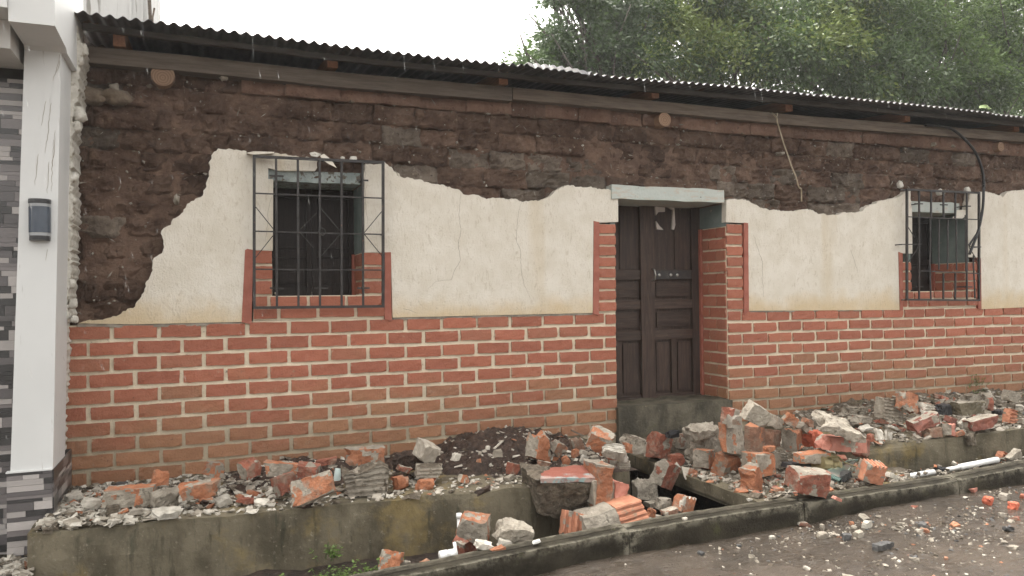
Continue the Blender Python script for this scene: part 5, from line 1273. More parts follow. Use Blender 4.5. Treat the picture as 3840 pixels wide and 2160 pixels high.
brick_('brick wedge with an orange top and a grey lower half, in front of the boulder', 'E', (1055,625,1395,898), .12, (.22,.15,.17), (18,-4,14), BR, 'd', 'r', cuts=3)
brick_('orange brick stub with a flat white top, right of the orange-topped wedge', 'E', (1365,742,1622,1045), .12, (.14,.12,.17), (0,-6,20), BR, 'u', 'rl', cuts=3)
brick_('wide orange brick with a grey frame of mortar, behind the white-topped stub', 'E', (1380,635,1775,885), .17, (.24,.16,.16), (0,2,6), BR, 'l', 'r', cuts=2)
slab_('tall grey slab with a thin orange edge, leaning against the pile', 'E', (1130,318,1432,645), .27, (.17,.07,.20), (-12,14,10), ('crust', 'orange'), 'l', '', cuts=2)
mort_('bluish grey coated piece above the tall leaning slab', 'E', (1235,192,1392,385), .50, (.11,.09,.13), (0,8,0), ('stone', 'brownbrick'), 'r', 'u', cuts=3)
brick_('red-brown brick with a pale broken top, far left of the pile top', 'E', (1165,138,1392,325), .52, (.15,.11,.13), (0,12,24), RB, 'u', 'r', cuts=3)
block_('grey coated double block with a white joint line, topmost of the pile', 'E', (1375,60,1722,345), .58, (.24,.12,.15), (14,28,-8), CB, '', 'r', cuts=2)
brick_('upright brown brick with a smooth orange top, in the middle of the pile', 'E', (1440,285,1642,632), .27, (.11,.10,.18), (0,2,24), ('brownbrick', 'orange'), 'u', '', cuts=1, noise=.003)
brick_('brick bit with a grooved white cap, at the kerb below the pit', 'E', (640,1080,895,1330), -.0, (.15,.11,.14), (0,24,14), ('orange', 'pale'), 'u', 'r', ('u','x',4), cuts=2)
mort_('grey crumbled lump in the pit behind the grooved-cap brick', 'E', (450,1115,642,1252), .04, (.15,.11,.1), (0,0,0), CB, '', 'lr', cuts=5)
mort_('low brown mortar piece by the kerb beside the grooved-cap brick', 'E', (490,1225,725,1312), .08, (.18,.1,.06), (0,-6,0), BB_, 'u', 'lr')
mort_('flat grey shelf of mortar across the pit floor', 'E', (350,1140,520,1245), .0, (.2,.14,.06), (0,0,0), CB, '', 'r')
brick_('orange flat piece above the wide framed brick', 'E', (1640,540,1745,640), .34, (.14,.1,.07), (0,-4,0), BR, '', 'l')
brick_('brown brick behind the wide framed brick, under the upright one', 'F', (30,700,230,765), .26, (.16,.1,.06), (0,0,0), BB_, '', 'r')
# --- pile right of the door
block_('curved grey coated block leaning on an upright dark brick', 'F', (280,312,452,495), .46, (.13,.12,.13), (10,18,10), CB, '', 'd', cuts=3)
brick_('dark brown brick under the curved grey block', 'F', (245,480,418,705), .28, (.12,.11,.15), (0,4,14), BB_, '', 'r', cuts=2)
brick_('tilted orange brick at the top right of the pile', 'F', (425,300,622,482), .46, (.15,.1,.12), (0,34,-18), BR, 'u', '', cuts=2)
slab_('grey slanting slab propped on the tilted orange brick', 'F', (570,408,745,545), .38, (.15,.1,.09), (0,34,10), CB, '', 'r')
brick_('orange brick standing on end right of the dark gap in the pile', 'F', (450,478,652,745), .27, (.12,.11,.16), (0,-8,24), BR, 'l', 'u', cuts=3)
brick_('bright red crumbled brick lump under the sheet of mortar', 'F', (650,495,912,695), .28, (.18,.13,.13), (0,4,10), ('redbright', 'redbrick'), '', 'lu', cuts=4, noise=.012)
slab_('broad sheet of mortar sloping down to the right over red bricks', 'F', (740,305,1372,615), .40, (.44,.26,.07), (22,20,-6), ('crust', 'pale'), '', 'lr', cuts=3, noise=.010)
brick_('long red-pink brick course under the broad sheet of mortar', 'F', (770,560,1395,735), .30, (.42,.18,.11), (0,7,-8), ('pinkbrick', 'crust'), 'd', 'l', cuts=2)
brick_('red-brown brick corner sticking out at the right end of the mortar sheet', 'F', (1205,595,1397,805), .22, (.12,.11,.14), (0,10,34), RB, '', 'd', cuts=2)
brick_('small orange wedge between the mortar sheet and the wall', 'F', (640,375,802,462), .44, (.13,.08,.07), (0,22,0), BR, '', 'r', cuts=3)
brick_('long orange-topped brick lying behind the brass disc', 'F', (485,735,1060,842), .24, (.38,.14,.10), (4,0,-6), BR, 'f', 'r', cuts=2)
block_('grey grooved block end behind the dark strip', 'F', (368,708,487,950), .17, (.1,.12,.16), (0,2,0), CB, '', '', ('f','z',5), cuts=1)
brick_('long brick with a grey mortar crust on top, lying over the kerb edge', 'F', (455,905,987,1222), .135, (.32,.17,.17), (8,12,-6), RB, 'u', 'r', cuts=2)
block_('red hollow brick with slanting grooves on top, right of the glass', 'F', (1258,800,1567,1112), .135, (.19,.14,.17), (14,12,-14), ('grooved', 'crust'), 'l', '', ('u','x',5), cuts=1, noise=.004)
plst_('pale wet mortar piece beside the red grooved brick', 'F', (1558,950,1702,1058), .13, (.14,.07,.05), (0,26,0), PA, '', 'r', cuts=4)
brick_('flat red chip on gravel left of the crusted brick', 'F', (360,980,452,1025), .145, (.09,.06,.03), (0,8,0), RB, '', 'r')
brick_('flat orange chip on gravel below the crusted brick', 'F', (345,1120,462,1172), .135, (.1,.07,.03), (0,0,0), BR, '', 'r')
brick_('pink flat splinter lying on the kerb', 'F', (980,1212,1092,1282), .16, (.11,.05,.03), (0,24,0), ('pinkbrick', 'crust'), '', 'lr')
plst_('white plaster sheet right of the mortar sheet', 'F', (1262,440,1482,512), .38, (.2,.1,.03), (14,-4,0), PA, '', 'lr')
plst_('white pointed plaster sheet below the grooved wall block', 'F', (1590,438,1705,500), .39, (.12,.07,.03), (0,26,0), PA, '', 'r')
plst_('split pale plaster shard standing over gravel', 'F', (1445,478,1545,620), .32, (.09,.03,.12), (-14,6,0), PA, '', 'u')
brick_('dark red brick face left of the split plaster shard', 'F', (1365,530,1450,632), .31, (.08,.07,.09), (0,0,10), RB, '', 'r')
plst_('grey mottled plaster shard right of the split one', 'F', (1555,500,1640,610), .32, (.08,.03,.10), (-10,14,0), ('pale', 'crust'), 'f', 'u')
slab_('heap of thin grey mortar flakes against the wall', 'F', (1090,245,1395,335), .44, (.3,.14,.08), (0,3,-6), CB, 'u', 'lr', ('f','z',3))
slab_('flat mortar flakes below the wall flakes', 'F', (1190,345,1425,425), .40, (.22,.12,.05), (0,5,0), CB, '', 'lr')
# --- right-hand pavement
block_('large grey block with wavy grooves against the wall, left of the orange brick', 'G', (105,208,442,445), .40, (.26,.14,.19), (0,10,-4), CB, '', 'r', ('f','z',6), cuts=2)
brick_('flat bright orange brick standing on the grooved grey block', 'G', (335,148,592,375), .46, (.17,.08,.17), (-14,14,-6), BR, 'u', 'd', cuts=2)
block_('grey block with sharp white grooves right of the standing orange brick', 'G', (570,255,777,392), .46, (.17,.12,.12), (0,6,-4), ('pale', 'brownbrick'), 'u', 'r', ('f','z',4), cuts=1)
brick_('long dark red-brown brick tilted in front of the grooved blocks', 'G', (430,368,852,565), .36, (.32,.12,.10), (0,-14,-4), ('darkbrick', 'crust'), 'u', 'r', cuts=2)
brick_('worn pale brown brick facing the street on the right pavement', 'G', (608,520,857,635), .31, (.18,.12,.10), (0,-1,-8), BB_, '', 'l', cuts=1)
mort_('dark burnt-looking lump left of the mossy block', 'G', (768,262,945,402), .42, (.16,.12,.12), (0,4,0), ('black', 'darkbrick'), '', 'l')
block_('long mossy grey block by the wall right of the dark lump', 'G', (940,240,1325,402), .42, (.36,.14,.14), (0,-1,-4), ('concrete', 'crust'), 'u', '', cuts=2)
brick_('dark red slanting brick under the dark lump', 'G', (860,400,1022,502), .38, (.16,.09,.08), (0,22,0), ('darkbrick', 'crust'), '', 'r')
plst_('white torn plaster flake between two dark red bricks', 'G', (1010,435,1132,542), .33, (.12,.04,.09), (0,-26,0), PA, '', 'r')
brick_('longest red brick lying on the right pavement', 'G', (1042,395,1477,558), .33, (.36,.13,.11), (0,-7,-4), ('darkbrick', 'crust'), 'u', 'l', cuts=2)
block_('small orange grooved brick end with a grey foot', 'G', (1518,308,1657,502), .33, (.10,.09,.14), (0,6,-4), ('grooved', 'crust'), 'd', 'd', ('f','z',4), cuts=1)
slab_('grey slab leaning on the wall at the right end of the pavement', 'G', (1505,112,1702,275), .46, (.19,.09,.12), (0,18,-4), CB, '', 'r', cuts=3)
brick_('upright red sliver near the mossy block', 'G', (1300,195,1402,362), .42, (.07,.06,.13), (0,12,0), RB, 'l', 'u')
stone_('light grey stone at the right edge of the pavement', 'G', (1688,420,1760,502), .33, (.09,.08,.07), (0,0,0), ston, '', 'r', cuts=5)
brick_('pointed orange-grey shard at the pavement edge', 'G', (855,480,987,628), .31, (.10,.09,.12), (0,10,20), ('pinkbrick', 'crust'), 'l', 'u', cuts=4)
brick_('string of orange crumbs on the pavement edge', 'G', (938,568,1122,622), .305, (.17,.06,.05), (0,-6,0), BR, '', 'lr', cuts=5)
mort_('dark torn clod hanging on the right pavement edge', 'G', (1068,590,1232,722), .22, (.16,.08,.13), (0,0,0), DK, '', 'lr', cuts=5, noise=.012)
block_('slab of grey flakes against the wall above the longest red brick', 'G', (1010,165,1325,245), .52, (.3,.1,.06), (0,-4,0), CB, 'u', 'lr')
mort_('dark shard leaning right of the small grooved brick', 'G', (1380,330,1530,400), .38, (.14,.08,.06), (0,-2,0), ('black', 'crust'), '', 'l')
mort_('low grey mortar lump at the left end of the white pipe', 'G', (345,1015,502,1092), .10, (.15,.1,.07), (0,6,0), CB, '', 'lr', cuts=4)
block_('red grooved brick piece at the right end of the white pipe', 'G', (1435,780,1582,915), .08, (.12,.1,.11), (0,28,-4), ('grooved', 'crust'), '', 'd', ('f','z',3), cuts=2)
slab_('grey triangular slab beside the red grooved piece, past the white pipe', 'G', (1508,775,1742,912), .08, (.2,.08,.12), (0,-30,0), CB, '', 'r', cuts=4)
# --- street
SG = 'broken pieces washed into the street'
def st_(label, bb, mats, dims=(.12,.09,.08), rot=(0,0,20), nm='broken_brick', cat='brick', **k):
    p = to_px('G', (bb[0]+bb[2])/2, bb[3]); w = atz(*p, .03); return chunk(nm, cat, label, 'G', bb, street_at(w[0], w[1])-.008, dims, rot, mats, group=SG, **k)
st_('bright red brick lump in the street mud, left of the orange one', (1290,1268,1402,1392), ('redbright', 'redbrick'), cuts=5, broken='lr')
st_('bright orange-red brick lump in the street mud, rightmost of the coloured ones', (1552,1340,1695,1425), ('redbright', 'orange'), (.13,.1,.08), cuts=5, broken='lr')
st_('pair of pink-red crumbs in the street close to the kerb joint', (1095,1180,1262,1225), ('pinkbrick', 'crust'), (.16,.06,.04), cuts=4, broken='lr')
st_('pale grey angular stone standing in the street mud behind the coloured lumps', (1458,1240,1578,1322), ston, (.12,.09,.08), nm='stone', cat='stone', cuts=4)
st_('red brick cut off by the right edge of the view, in the street', (1692,1248,1772,1305), RB, (.1,.08,.06))
st_('dark red flat brick piece in the street among grey chips', (495,1380,600,1430), RB, (.11,.07,.05))
def s2(label, bb, mats, dims, nm, cat, **k):
    w = atz(*to_px('S', (bb[0]+bb[2])/2, bb[3]), .0); return chunk(nm, cat, label, 'S', bb, street_at(w[0], w[1])-.008, dims, (0, rnd.uniform(-8, 8), rnd.uniform(-30, 30)), mats, group=SG, **k)
s2('long dark grey roof-tile fragment lying in the running water', (1370,775,1585,838), ('darkgrey', 'darkgrey'), (.24,.08,.06), 'stone', 'stone', cuts=4, broken='r')
s2('dark grey flat stone near the middle of the street debris', (1745,618,1825,662), ('darkgrey', 'darkgrey'), (.09,.07,.05), 'stone', 'stone', cuts=3)
s2('dark grey crumbled lump in the water beside pale chips', (1155,700,1230,768), ('darkgrey', 'crust'), (.1,.08,.07), 'mortar_lump', 'mortar', cuts=4)
s2('grey crumbled lump in the street, nearest the kerb joint', (960,690,1055,768), CB, (.11,.09,.08), 'mortar_lump', 'mortar', cuts=5)
s2('grey mortar lump next to the dark crumbled one', (1240,680,1335,745), CB, (.11,.09,.07), 'mortar_lump', 'mortar', cuts=5)
s2('red-brown and grey flat piece in the street near the kerb', (805,615,930,655), RB, (.14,.08,.04), 'broken_brick', 'brick', grey='r')
s2('tall thin grey shard standing in the street', (985,630,1022,690), CB, (.05,.04,.08), 'mortar_lump', 'mortar')
s2('pale flat chip in the street below the kerb crust', (590,720,640,752), PA, (.07,.05,.03), 'plaster_chunk', 'plaster')
s2('pale mortar lump at the foot of the kerb stone', (-200,590,-150,640), PA, (.07,.05,.05), 'plaster_chunk', 'plaster')
s2('grey mortar crust lying along the foot of the kerb', (-395,550,-240,630), CB, (.2,.07,.06), 'mortar_slab', 'mortar', broken='lr', cuts=4)
s2('pointed pale flake in the street among dark chips', (1305,610,1400,670), PA, (.1,.05,.06), 'plaster_chunk', 'plaster', cuts=4)
s2('small orange crumb alone in the water', (1940,890,1995,918), BR, (.06,.04,.03), 'broken_brick', 'brick')
s2('orange crumb beside pale chips in the street', (1215,610,1250,650), BR, (.05,.04,.04), 'broken_brick', 'brick')

# mortar smear on a kerb joint
mort_('grey cement smear stuck on the kerb joint', 'D', (1150,1210,1362,1345), .045, (.22,.06,.10), (0,-14,-2), CB, '', 'lr', cuts=5, noise=.010)
plst_('white oval pebble on the kerb below the pit', 'E', (745,1330,805,1365), .15, (.05,.04,.025), (0,0,0), PA, '', '', cuts=6)
plst_('white oval pebble on the pit corner of the kerb', 'F', (55,1240,122,1275), .16, (.05,.04,.025), (0,0,0), PA, '', '', cuts=6)

# --- white water pipes
def pipe(name, label, segs, cat='pipe'):
    root = tag(empty(name, segs[0][1][0]), label, cat)
    for nm, pts, r_, mt in segs:
        q = MB(); q.tube(pts, r_, 14); q.ob(nm, M[mt], root, smooth=True)
    return root
Yq = -1.72; gp = lambda a, b, y=Yq: aty(*to_px('G', a, b), y)
A_, B_ = gp(482, 1062), gp(758, 1012); C_, D_ = gp(905, 988), gp(1450, 880)
pipe('pvc_pipe', 'white pipe with a broken gap, lying between kerb and right pavement', [('pipe_length', [A_, B_], .020, 'pvc'), ('pipe_length', [C_, gp(1045, 960)], .016, 'pvc'), ('pipe_length', [gp(1040, 961), D_], .023, 'pvc')])
mort_('black torn rag of earth in the gap of the white pipe', 'G', (752,950,912,1045), .05, (.15,.08,.07), (0,6,0), ('black', 'mud_wet'), '', 'lr', cuts=5, noise=.01)
Yh = -1.60; hp = lambda a, b, y=Yh: aty(*to_px('H', a, b), y)
v0, v1, v2 = hp(1526, 750, -1.44), hp(1526, 662, -1.44), hp(1526, 598, -1.44)
pipe('pvc_pipe', 'short white capped pipe standing in the gutter behind the brick pile', [('pipe_length', [np.array([v0[0], v0[1], -.1]), v1], .013, 'pvc'), ('cap', [v1, v2], [.0185, .018], 'pvc')])
e0, e1, e2, e3 = hp(1265, 1185, -1.75), hp(1370, 1165, -1.75), hp(1385, 1162, -1.75), hp(1490, 1145, -1.75)
up = hp(1462, 990, -1.72)
pipe('pvc_pipe', 'white pipe elbow with two collars lying low behind the kerb', [('collar', [e0, e1], .031, 'pvc'), ('pipe_length', [e1, e2], .026, 'pvc'), ('collar', [e2, e3], .030, 'pvc'), ('pipe_length', [e3, up], .010, 'pvc')])

# --- brass disc, glass, dark strip
fp = lambda a, b, y: aty(*to_px('F', a, b), y)
Yb = -1.58
bd = tag(empty('metal_disc', fp(1010, 960, Yb)), 'dull brass-coloured round metal fitting with a hollow knob, lying among bricks', 'metal fitting')
c0 = fp(1012, 880, Yb); ax = np.array([.30, -.90, .22]); ax /= np.linalg.norm(ax); rd = .5*np.linalg.norm(fp(905, 880, Yb)-fp(1120, 880, Yb))
def disc(nm, prof, mt='brass', seg=28):
    q = MB(); q.tube([c0+ax*a for a, r_ in prof], [r_ for a, r_ in prof], seg); return q.ob(nm, M[mt], bd, smooth=False)
disc('disc', [(-.02, rd*.97), (-.004, rd), (.0, rd*.97), (.001, rd*.8), (-.006, rd*.72), (-.006, rd*.4), (.004, rd*.36)])
disc('knob', [(.0, rd*.36), (.012, rd*.33), (.03, rd*.26), (.05, rd*.25), (.051, rd*.19), (.03, rd*.18)])
p_ = fp(960, 858, Yb)-c0
q = MB(); bo = fp(835, 872, Yb+.03); q.tube([bo, c0-ax*.03+(bo-c0)*.25, c0-ax*.02], [rd*.72, rd*.8, rd*.5], 16); q.ob('body', M['brass'], bd)
q = MB(); q.tube([fp(935, 795, Yb-.02), fp(1050, 790, Yb-.02), fp(1120, 850, Yb-.02), fp(1180, 875, Yb-.02), fp(1260, 905, Yb-.02)], [.008, .008, .006, .005, .004], 6); q.ob('arm', M['brass'], bd)
gl = tag(empty('glass_sheet', fp(1080, 1055, -1.7)), 'broken sheet of greenish glass leaning beside the brass fitting', 'glass')
q = MB(); pts = [fp(860, 975, -1.72), fp(1062, 1055, -1.76), fp(1275, 818, -1.50), fp(1150, 830, -1.45)]; n_ = np.cross(pts[1]-pts[0], pts[2]-pts[0]); n_ = n_/np.linalg.norm(n_)*.006
q.add([p for p in pts]+[p+n_ for p in pts], [(0,1,2,3), (7,6,5,4), (0,4,5,1), (1,5,6,2), (2,6,7,3), (3,7,4,0)]); q.ob('pane', M['glass'], gl)
chunk('plastic_strip', 'strip', 'matt black strip lying left of the brass fitting', 'F', (458,832,768,918), .2, (.3,.09,.035), (0,2,-4), ('black',), cuts=0, noise=.001)
mort_('dark grey grooved block under the glass sheet', 'F', (985,950,1225,1065), .13, (.22,.14,.1), (0,-20,0), ('darkgrey', 'crust'), '', '', ('f','x',5), cuts=1)

# --- cables
def cable(name, label, pts, r_, mt, seg=8):
    P_ = [np.array(p) for p in pts]; out = []
    for i in range(len(P_)-1):
        p0, p1, p2, p3 = P_[max(i-1, 0)], P_[i], P_[i+1], P_[min(i+2, len(P_)-1)]
        for u in np.linspace(0, 1, 7)[:-1]: out.append(.5*((2*p1)+(p2-p0)*u+(2*p0-5*p1+4*p2-p3)*u*u+(3*p1-p0-3*p2+p3)*u**3))
    out.append(P_[-1]); q = MB(); q.tube(out, r_, seg); return tag(q.ob(name, M[mt], smooth=True), label, 'cable')
z3 = lambda a, b, y=-.10: aty(2540+.5047*a, .5047*b, y)
v_ = lambda a, b, y=-.14: aty(3340+.3864*a, 640+.3864*b, y)
cable('black_cable', 'thick black cable looping from the roof edge down to the right window grille', [z3(1840, 930, -.06), z3(1960, 938), z3(2050, 965), z3(2130, 1030), z3(2200, 1110), z3(2245, 1200), z3(2272, 1300), z3(2278, 1400), v_(902, 150), v_(897, 330), v_(870, 500), v_(835, 630), v_(800, 720), v_(765, 810)], .014, 'rubber')
cable('black_cable', 'thinner black cable forking off the loop at the right window grille', [v_(872, 490, -.15), v_(848, 590, -.15), v_(800, 665, -.15), v_(762, 730, -.15)], .008, 'rubber')
cable('tan_wire', 'thin tan wire hanging from the eave right of the door', [z3(700, 838, -.06), z3(735, 872), z3(742, 905), z3(765, 980), z3(790, 1065), z3(820, 1150), z3(850, 1240), z3(880, 1310), z3(903, 1390), aty(2540+.5047*920, 700+.5047*20, -.05), aty(2540+.5047*922, 700+.5047*110, -.03)], .007, 'wire', 6)
cable('tan_wire', 'short stub of wire knotted at the top of the tan one', [z3(738, 905, -.11), z3(740, 870, -.12), z3(744, 840, -.10)], .005, 'wire', 5)

# --- weeds in the gutter
def weeds(label, c_, n, spread, seed):
    r = np.random.default_rng(seed); q = MB()
    for i in range(n):
        b = np.array(c_)+np.array([r.normal()*spread, r.normal()*spread*.35, 0]); tip = b+np.array([r.normal()*.03, -abs(r.normal()*.03), r.uniform(.04, .13)])
        q.tube([b, tip], [.0015, .001], 4)
        for k in range(7):
            u = r.uniform(.25, 1); p = b*(1-u)+tip*u; d = r.normal(size=3)*np.array([1, 1, .4]); d /= np.linalg.norm(d); s_ = np.cross(d, [0, 0, 1]); s_ /= np.linalg.norm(s_)+1e-6; l = r.uniform(.014, .03)
            q.add([p, p+d*l*.5+s_*l*.32, p+d*l, p+d*l*.5-s_*l*.32], [(0,1,2,3)], 1)
    o = q.ob('weed', [M['leaf_b'], M['leaf_c']], fix=False); return tag(o, kind='stuff') if n > 30 else tag(o, label, 'plant')
wp = atz(*to_px('B', 1440, 1400), -.0); weeds('small green weed low on the stained pavement face', (wp[0], -1.42, -.02), 16, .05, 1)
w2_ = aty(*to_px('H', 120, 1300), -1.62); weeds('low green weed patch in the gutter, beside the leaning orange brick slab', (w2_[0], -1.60, -.11), 45, .13, 2)
w3_ = aty(*to_px('H', -180, 1440), -1.65); weeds('low green weed patch in the gutter at the lower edge of the view', (w3_[0]+.05, -1.63, -.11), 40, .14, 3)
for a, b in ((1190,30),(1220,160)):
    p = aty(*to_px('G', a, b), -.03); weeds('tuft of moss and grass at the wall foot on the far right' if b < 100 else 'grass tuft on the flakes at the wall foot, right of the mossy block', (p[0], -.05, p[2]-.05), 14, .06, 8+b)

# --- loose chips: real grains, too many to tell apart, plus the larger ones singly
CHF = BOXF
def chips(name, n, where, size, mats, wts, flat=.45, seed=0):
    r = np.random.default_rng(seed); q = MB(); base = np.array([(x_, y_, z_) for z_ in (-1, 1) for x_, y_ in ((-1,-1),(1,-1),(1,1),(-1,1))], float)*.5
    for i in range(n):
        p = where(r)
        if p is None: continue
        s_ = size(r); V = base*np.array([1, r.uniform(.5, .9), flat*r.uniform(.5, 1.3)])*s_+r.normal(size=(8, 3))*s_*.11
        R_ = np.array(Euler((r.normal()*.25, r.normal()*.25, r.uniform(0, 6.28))).to_matrix()); q.add(V@R_.T+np.array(p)+np.array([0, 0, s_*flat*.25]), CHF, int(r.choice(len(mats), p=wts)))
    return tag(q.ob(name, [M[k] for k in mats], fix=False), kind='stuff')
mix_ = ['pale', 'stone', 'crust', 'orange', 'crust_dark']
def on_left(r):
    x = r.uniform(-.86, XE-.03); v = r.beta(1.0, 1.2) if r.random() < .5 else r.uniform(0, 1); yf = front_y(x); y = yf*(1-v*.9)+.02
    if x > .6 and v > .35 and r.random() < .7: return None
    z = top_z(x)+.002
    if .1 < x < 1.55 and y > -.88: z = max(z, heap_b(x, y)+.002)
    if 1.5 < x < XE-.12 and y > -1.16: z = max(z, heap_a(x, y)+.002)
    return (x, y, z)
chips('plaster_chips', 2600, on_left, lambda r: r.uniform(.007, .034)*(1 if r.random() < .85 else 1.7), mix_, [.38, .22, .20, .04, .16], .28, seed=1)
def left_end(r):
    x = -.86+abs(r.normal())*.55; v = r.uniform(0, .95); return (x, front_y(x)*v-.02, top_z(x)+.003+r.uniform(0, .02))
chips('plaster_chips', 1100, left_end, lambda r: r.uniform(.012, .055), mix_, [.50, .18, .14, .02, .16], .28, seed=2)
chips('gravel', 700, lambda r: (r.uniform(-1.5, -.88), r.uniform(-1.5, -.72), .0+r.uniform(0, .02)), lambda r: r.uniform(.01, .05), mix_, [.42, .3, .2, .02, .06], seed=3)
def on_landing(r):
    x = r.uniform(PL[0]+.01, 4.8); y = r.uniform(-1.86, -.6); return (x, y, max(ramp_z(x)+.004, bed_a(x, y) if y > -1.6 and x > 3.45 else 0))
chips('gravel', 1500, on_landing, lambda r: r.uniform(.008, .04), mix_, [.12, .24, .34, .10, .2], seed=4)
def on_right(r):
    x = r.uniform(4.85, 9.4); v = r.uniform(0, 1); y = front_yr(x)*(1-v)*.985; return (x, y, max(top_z(x)+.003, bed_b(x, y) if y > -.95 and 4.9 < x < 8.8 else 0))
chips('gravel', 2000, on_right, lambda r: r.uniform(.008, .045), mix_, [.10, .22, .36, .10, .22], seed=5)
chips('mortar_flakes', 420, on_right, lambda r: r.uniform(.03, .10), ['crust', 'crust_dark', 'stone', 'pale', 'redbrick', 'concrete'], [.34, .24, .14, .08, .10, .10], .16, seed=21)
chips('mortar_flakes', 170, on_landing, lambda r: r.uniform(.03, .085), ['crust', 'crust_dark', 'stone', 'pale', 'redbrick', 'orange'], [.30, .24, .14, .08, .14, .10], .22, seed=22)
chips('mortar_flakes', 90, on_left, lambda r: r.uniform(.03, .10), ['crust', 'crust_dark', 'pale', 'mud_wet'], [.30, .25, .25, .20], .2, seed=23)
def on_heap(r):
    x = r.uniform(.3, 3.1); y = r.uniform(-.65, -.03); return (x, y, heap_b(x, y)+.002) if .16 < x < 1.49 else (x, y, heap_a(x, y)+.002) if x > 1.56 else None
chips('plaster_chips', 260, on_heap, lambda r: r.uniform(.006, .024), mix_, [.42, .2, .2, .13, .05], seed=6)
chips('gravel', 500, lambda r: (r.uniform(XE+.02, 3.4), r.uniform(-1.8, -.2), -.71+r.uniform(0, .05)), lambda r: r.uniform(.01, .05), mix_, [.1, .2, .35, .1, .25], seed=9)
chips('gravel', 500, lambda r: (r.uniform(4.9, 9), r.uniform(-1.86, -1.55), .07+.022*r.uniform(0, 3)), lambda r: r.uniform(.008, .03), ['crust', 'crust_dark', 'stone', 'orange', 'pale'], [.3, .4, .15, .08, .07], seed=10)
def on_street(r):
    x = 2.6+abs(r.gamma(2.4, 1.35)); y = -2.06-abs(r.gamma(1.5, .36))
    if x > 11 or (x-y) < 4.6 and r.random() < .75: return None
    if fbm(np.array([[x*1.1, y*2.4, 0]]), 31, 2)[0] < -.15 and r.random() < .8: return None
    return (x, y, street_at(x, y)-.002)
chips('street_chips', 2900, on_street, lambda r: r.uniform(.005, .022)*(1 if r.random() < .9 else 1.6), ['pale', 'stone', 'crust', 'orange', 'darkgrey', 'crust_dark'], [.07, .14, .32, .03, .18, .26], .3, seed=7)
chips('street_chips', 900, lambda r: (lambda x, y: (x, y, street_at(x, y)-.002))(r.uniform(1.0, 8), r.uniform(-4.0, -2.1)), lambda r: r.uniform(.005, .016), ['pale', 'stone', 'crust'], [.12, .28, .60], .3, seed=8)
# larger chips, one object each
protos = []
for k in range(8):
    mt = ('orange', 'crust', 'pale', 'redbrick', 'crust', 'darkgrey', 'stone', 'crust')[k]
    V, Fc, mi = chunk_shape((.075, .055, .04), (mt,), 700+k, '', 'lr', None, 5, .005, cell=.013); protos.append((mt, mesh('chip', V, Fc, M[mt])))
LB = {'orange': ('broken orange brick chip washed along the street', 'orange chips in the street'), 'redbrick': ('dull red brick chip washed along the street', 'red chips in the street'), 'crust': ('grey-brown mortar chip lying in street mud', 'mortar chips in the street'), 'pale': ('pale plaster chip lying in street mud', 'pale chips in the street'), 'darkgrey': ('dark grey chip lying in street water', 'dark chips in the street'), 'stone': ('light grey stone chip lying in street mud', 'stone chips in the street')}
rs = np.random.default_rng(77); cnt = 0
while cnt < 60:
    p = on_street(rs)
    if p is None: continue
    mt, me = protos[rs.choice(8, p=[.06,.22,.07,.07,.18,.16,.10,.14])]; s_ = rs.uniform(.4, .95)
    o = inst('mortar_chip' if mt in ('crust',) else 'plaster_chip' if mt == 'pale' else 'stone_chip' if mt in ('stone', 'darkgrey') else 'brick_chip', me, (p[0], p[1], p[2]+.008), None, (rs.normal()*.2, rs.normal()*.2, rs.uniform(0, 6.28)), (s_, s_, s_*rs.uniform(.6, 1)))
    tag(o, LB[mt][0], 'chip', LB[mt][1]); cnt += 1
AR = (('right pavement', 'loose on the right pavement'), ('landing', 'loose on the low landing beside the pit'), ('left pavement', 'loose on the pavement under the left window'))
KD = {'orange': 'broken orange brick chip', 'redbrick': 'dull red brick chip', 'crust': 'grey-brown mortar chip', 'pale': 'pale plaster chip', 'darkgrey': 'dark grey stone chip', 'stone': 'light grey stone chip'}
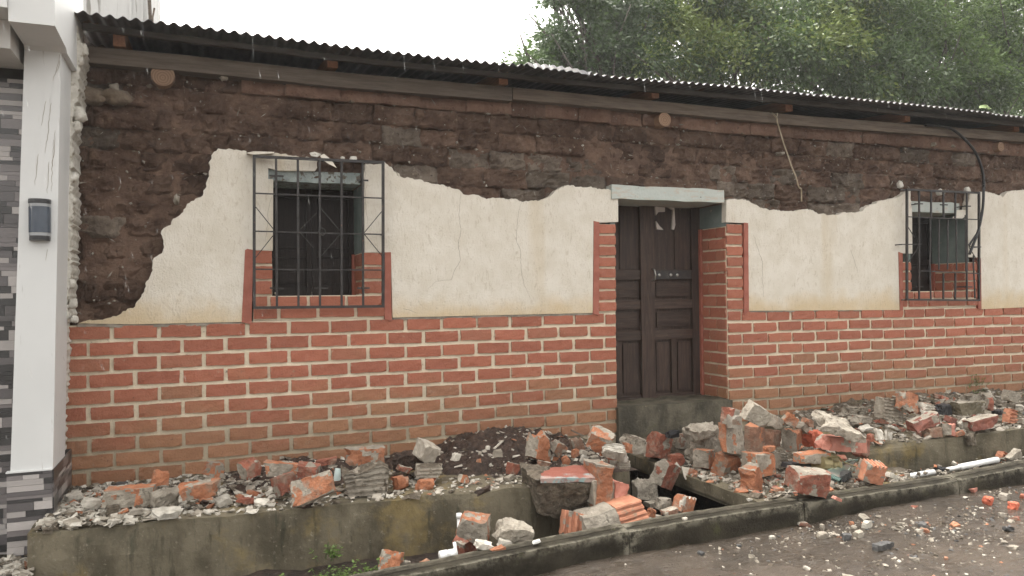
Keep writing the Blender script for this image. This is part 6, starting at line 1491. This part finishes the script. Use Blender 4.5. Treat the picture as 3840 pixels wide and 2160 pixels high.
for i in range(84):
    k_ = (0, 1, 2, 0)[i % 4]; p = (on_right, on_landing, on_left)[k_](rs)
    if p is None: continue
    mt, me = protos[rs.integers(8)]; s_ = rs.uniform(.6, 1.5)
    o = inst('mortar_chip' if mt in ('crust',) else 'plaster_chip' if mt == 'pale' else 'stone_chip' if mt in ('stone', 'darkgrey') else 'brick_chip', me, (p[0], p[1], p[2]+.012), None, (rs.normal()*.3, rs.normal()*.3, rs.uniform(0, 6.28)), (s_, s_, s_*rs.uniform(.6, 1)))
    tag(o, KD[mt]+' '+AR[k_][1], 'chip', KD[mt]+'s on the '+AR[k_][0])
# fallen leaf on the roof edge
p = aty(3690, 408, -.42); q = MB(); V = []
for u in np.linspace(0, 1, 9): V += [(p[0]+(u-.5)*.14, p[1]+.02*math.sin(u*7), p[2]+.042*math.sin(math.pi*u)**.7), (p[0]+(u-.5)*.145, p[1]-.03, p[2]-.008*math.sin(u*22))]
q.add(V, [(2*i, 2*i+1, 2*i+3, 2*i+2) for i in range(8)]); tag(q.ob('fallen_leaf', M['leaf_pale'], fix=False), 'large pale green leaf hanging over the metal roof edge', 'leaf')
# water dripping off the corrugations and falling drops of rain
q = MB()
for i in range(20):
    x = rnd.uniform(-.6, 9.6); x = round(x/.076)*.076+.038; l = rnd.uniform(.02, .16); z = float(EZ(x))-.03
    q.tube([(x, -.405, z), (x+.004, -.41, z-l*.5), (x+.008, -.412, z-l)], [.0014, .0017, .0008], 5)
tag(q.ob('dripping_water', M['water'], fix=False), kind='stuff')
q = MB(); rr_ = np.random.default_rng(12)
for i in range(1500):
    p = np.array([rr_.uniform(-2.5, 11), rr_.uniform(-2.4, -.45), rr_.uniform(.1, 4.6)]); l = rr_.uniform(.02, .05); d = np.array([.17, .0, -1.0])*l
    r_ = .0006; a = np.array([r_, 0, 0]); b = np.array([0, r_, 0]); m_ = p+d*.6
    q.add([p, m_+a, m_+b, m_-a, m_-b, p+d], [(0,1,2), (0,2,3), (0,3,4), (0,4,1), (5,2,1), (5,3,2), (5,4,3), (5,1,4)])
tag(q.ob('rain', M['water'], fix=False), kind='stuff')
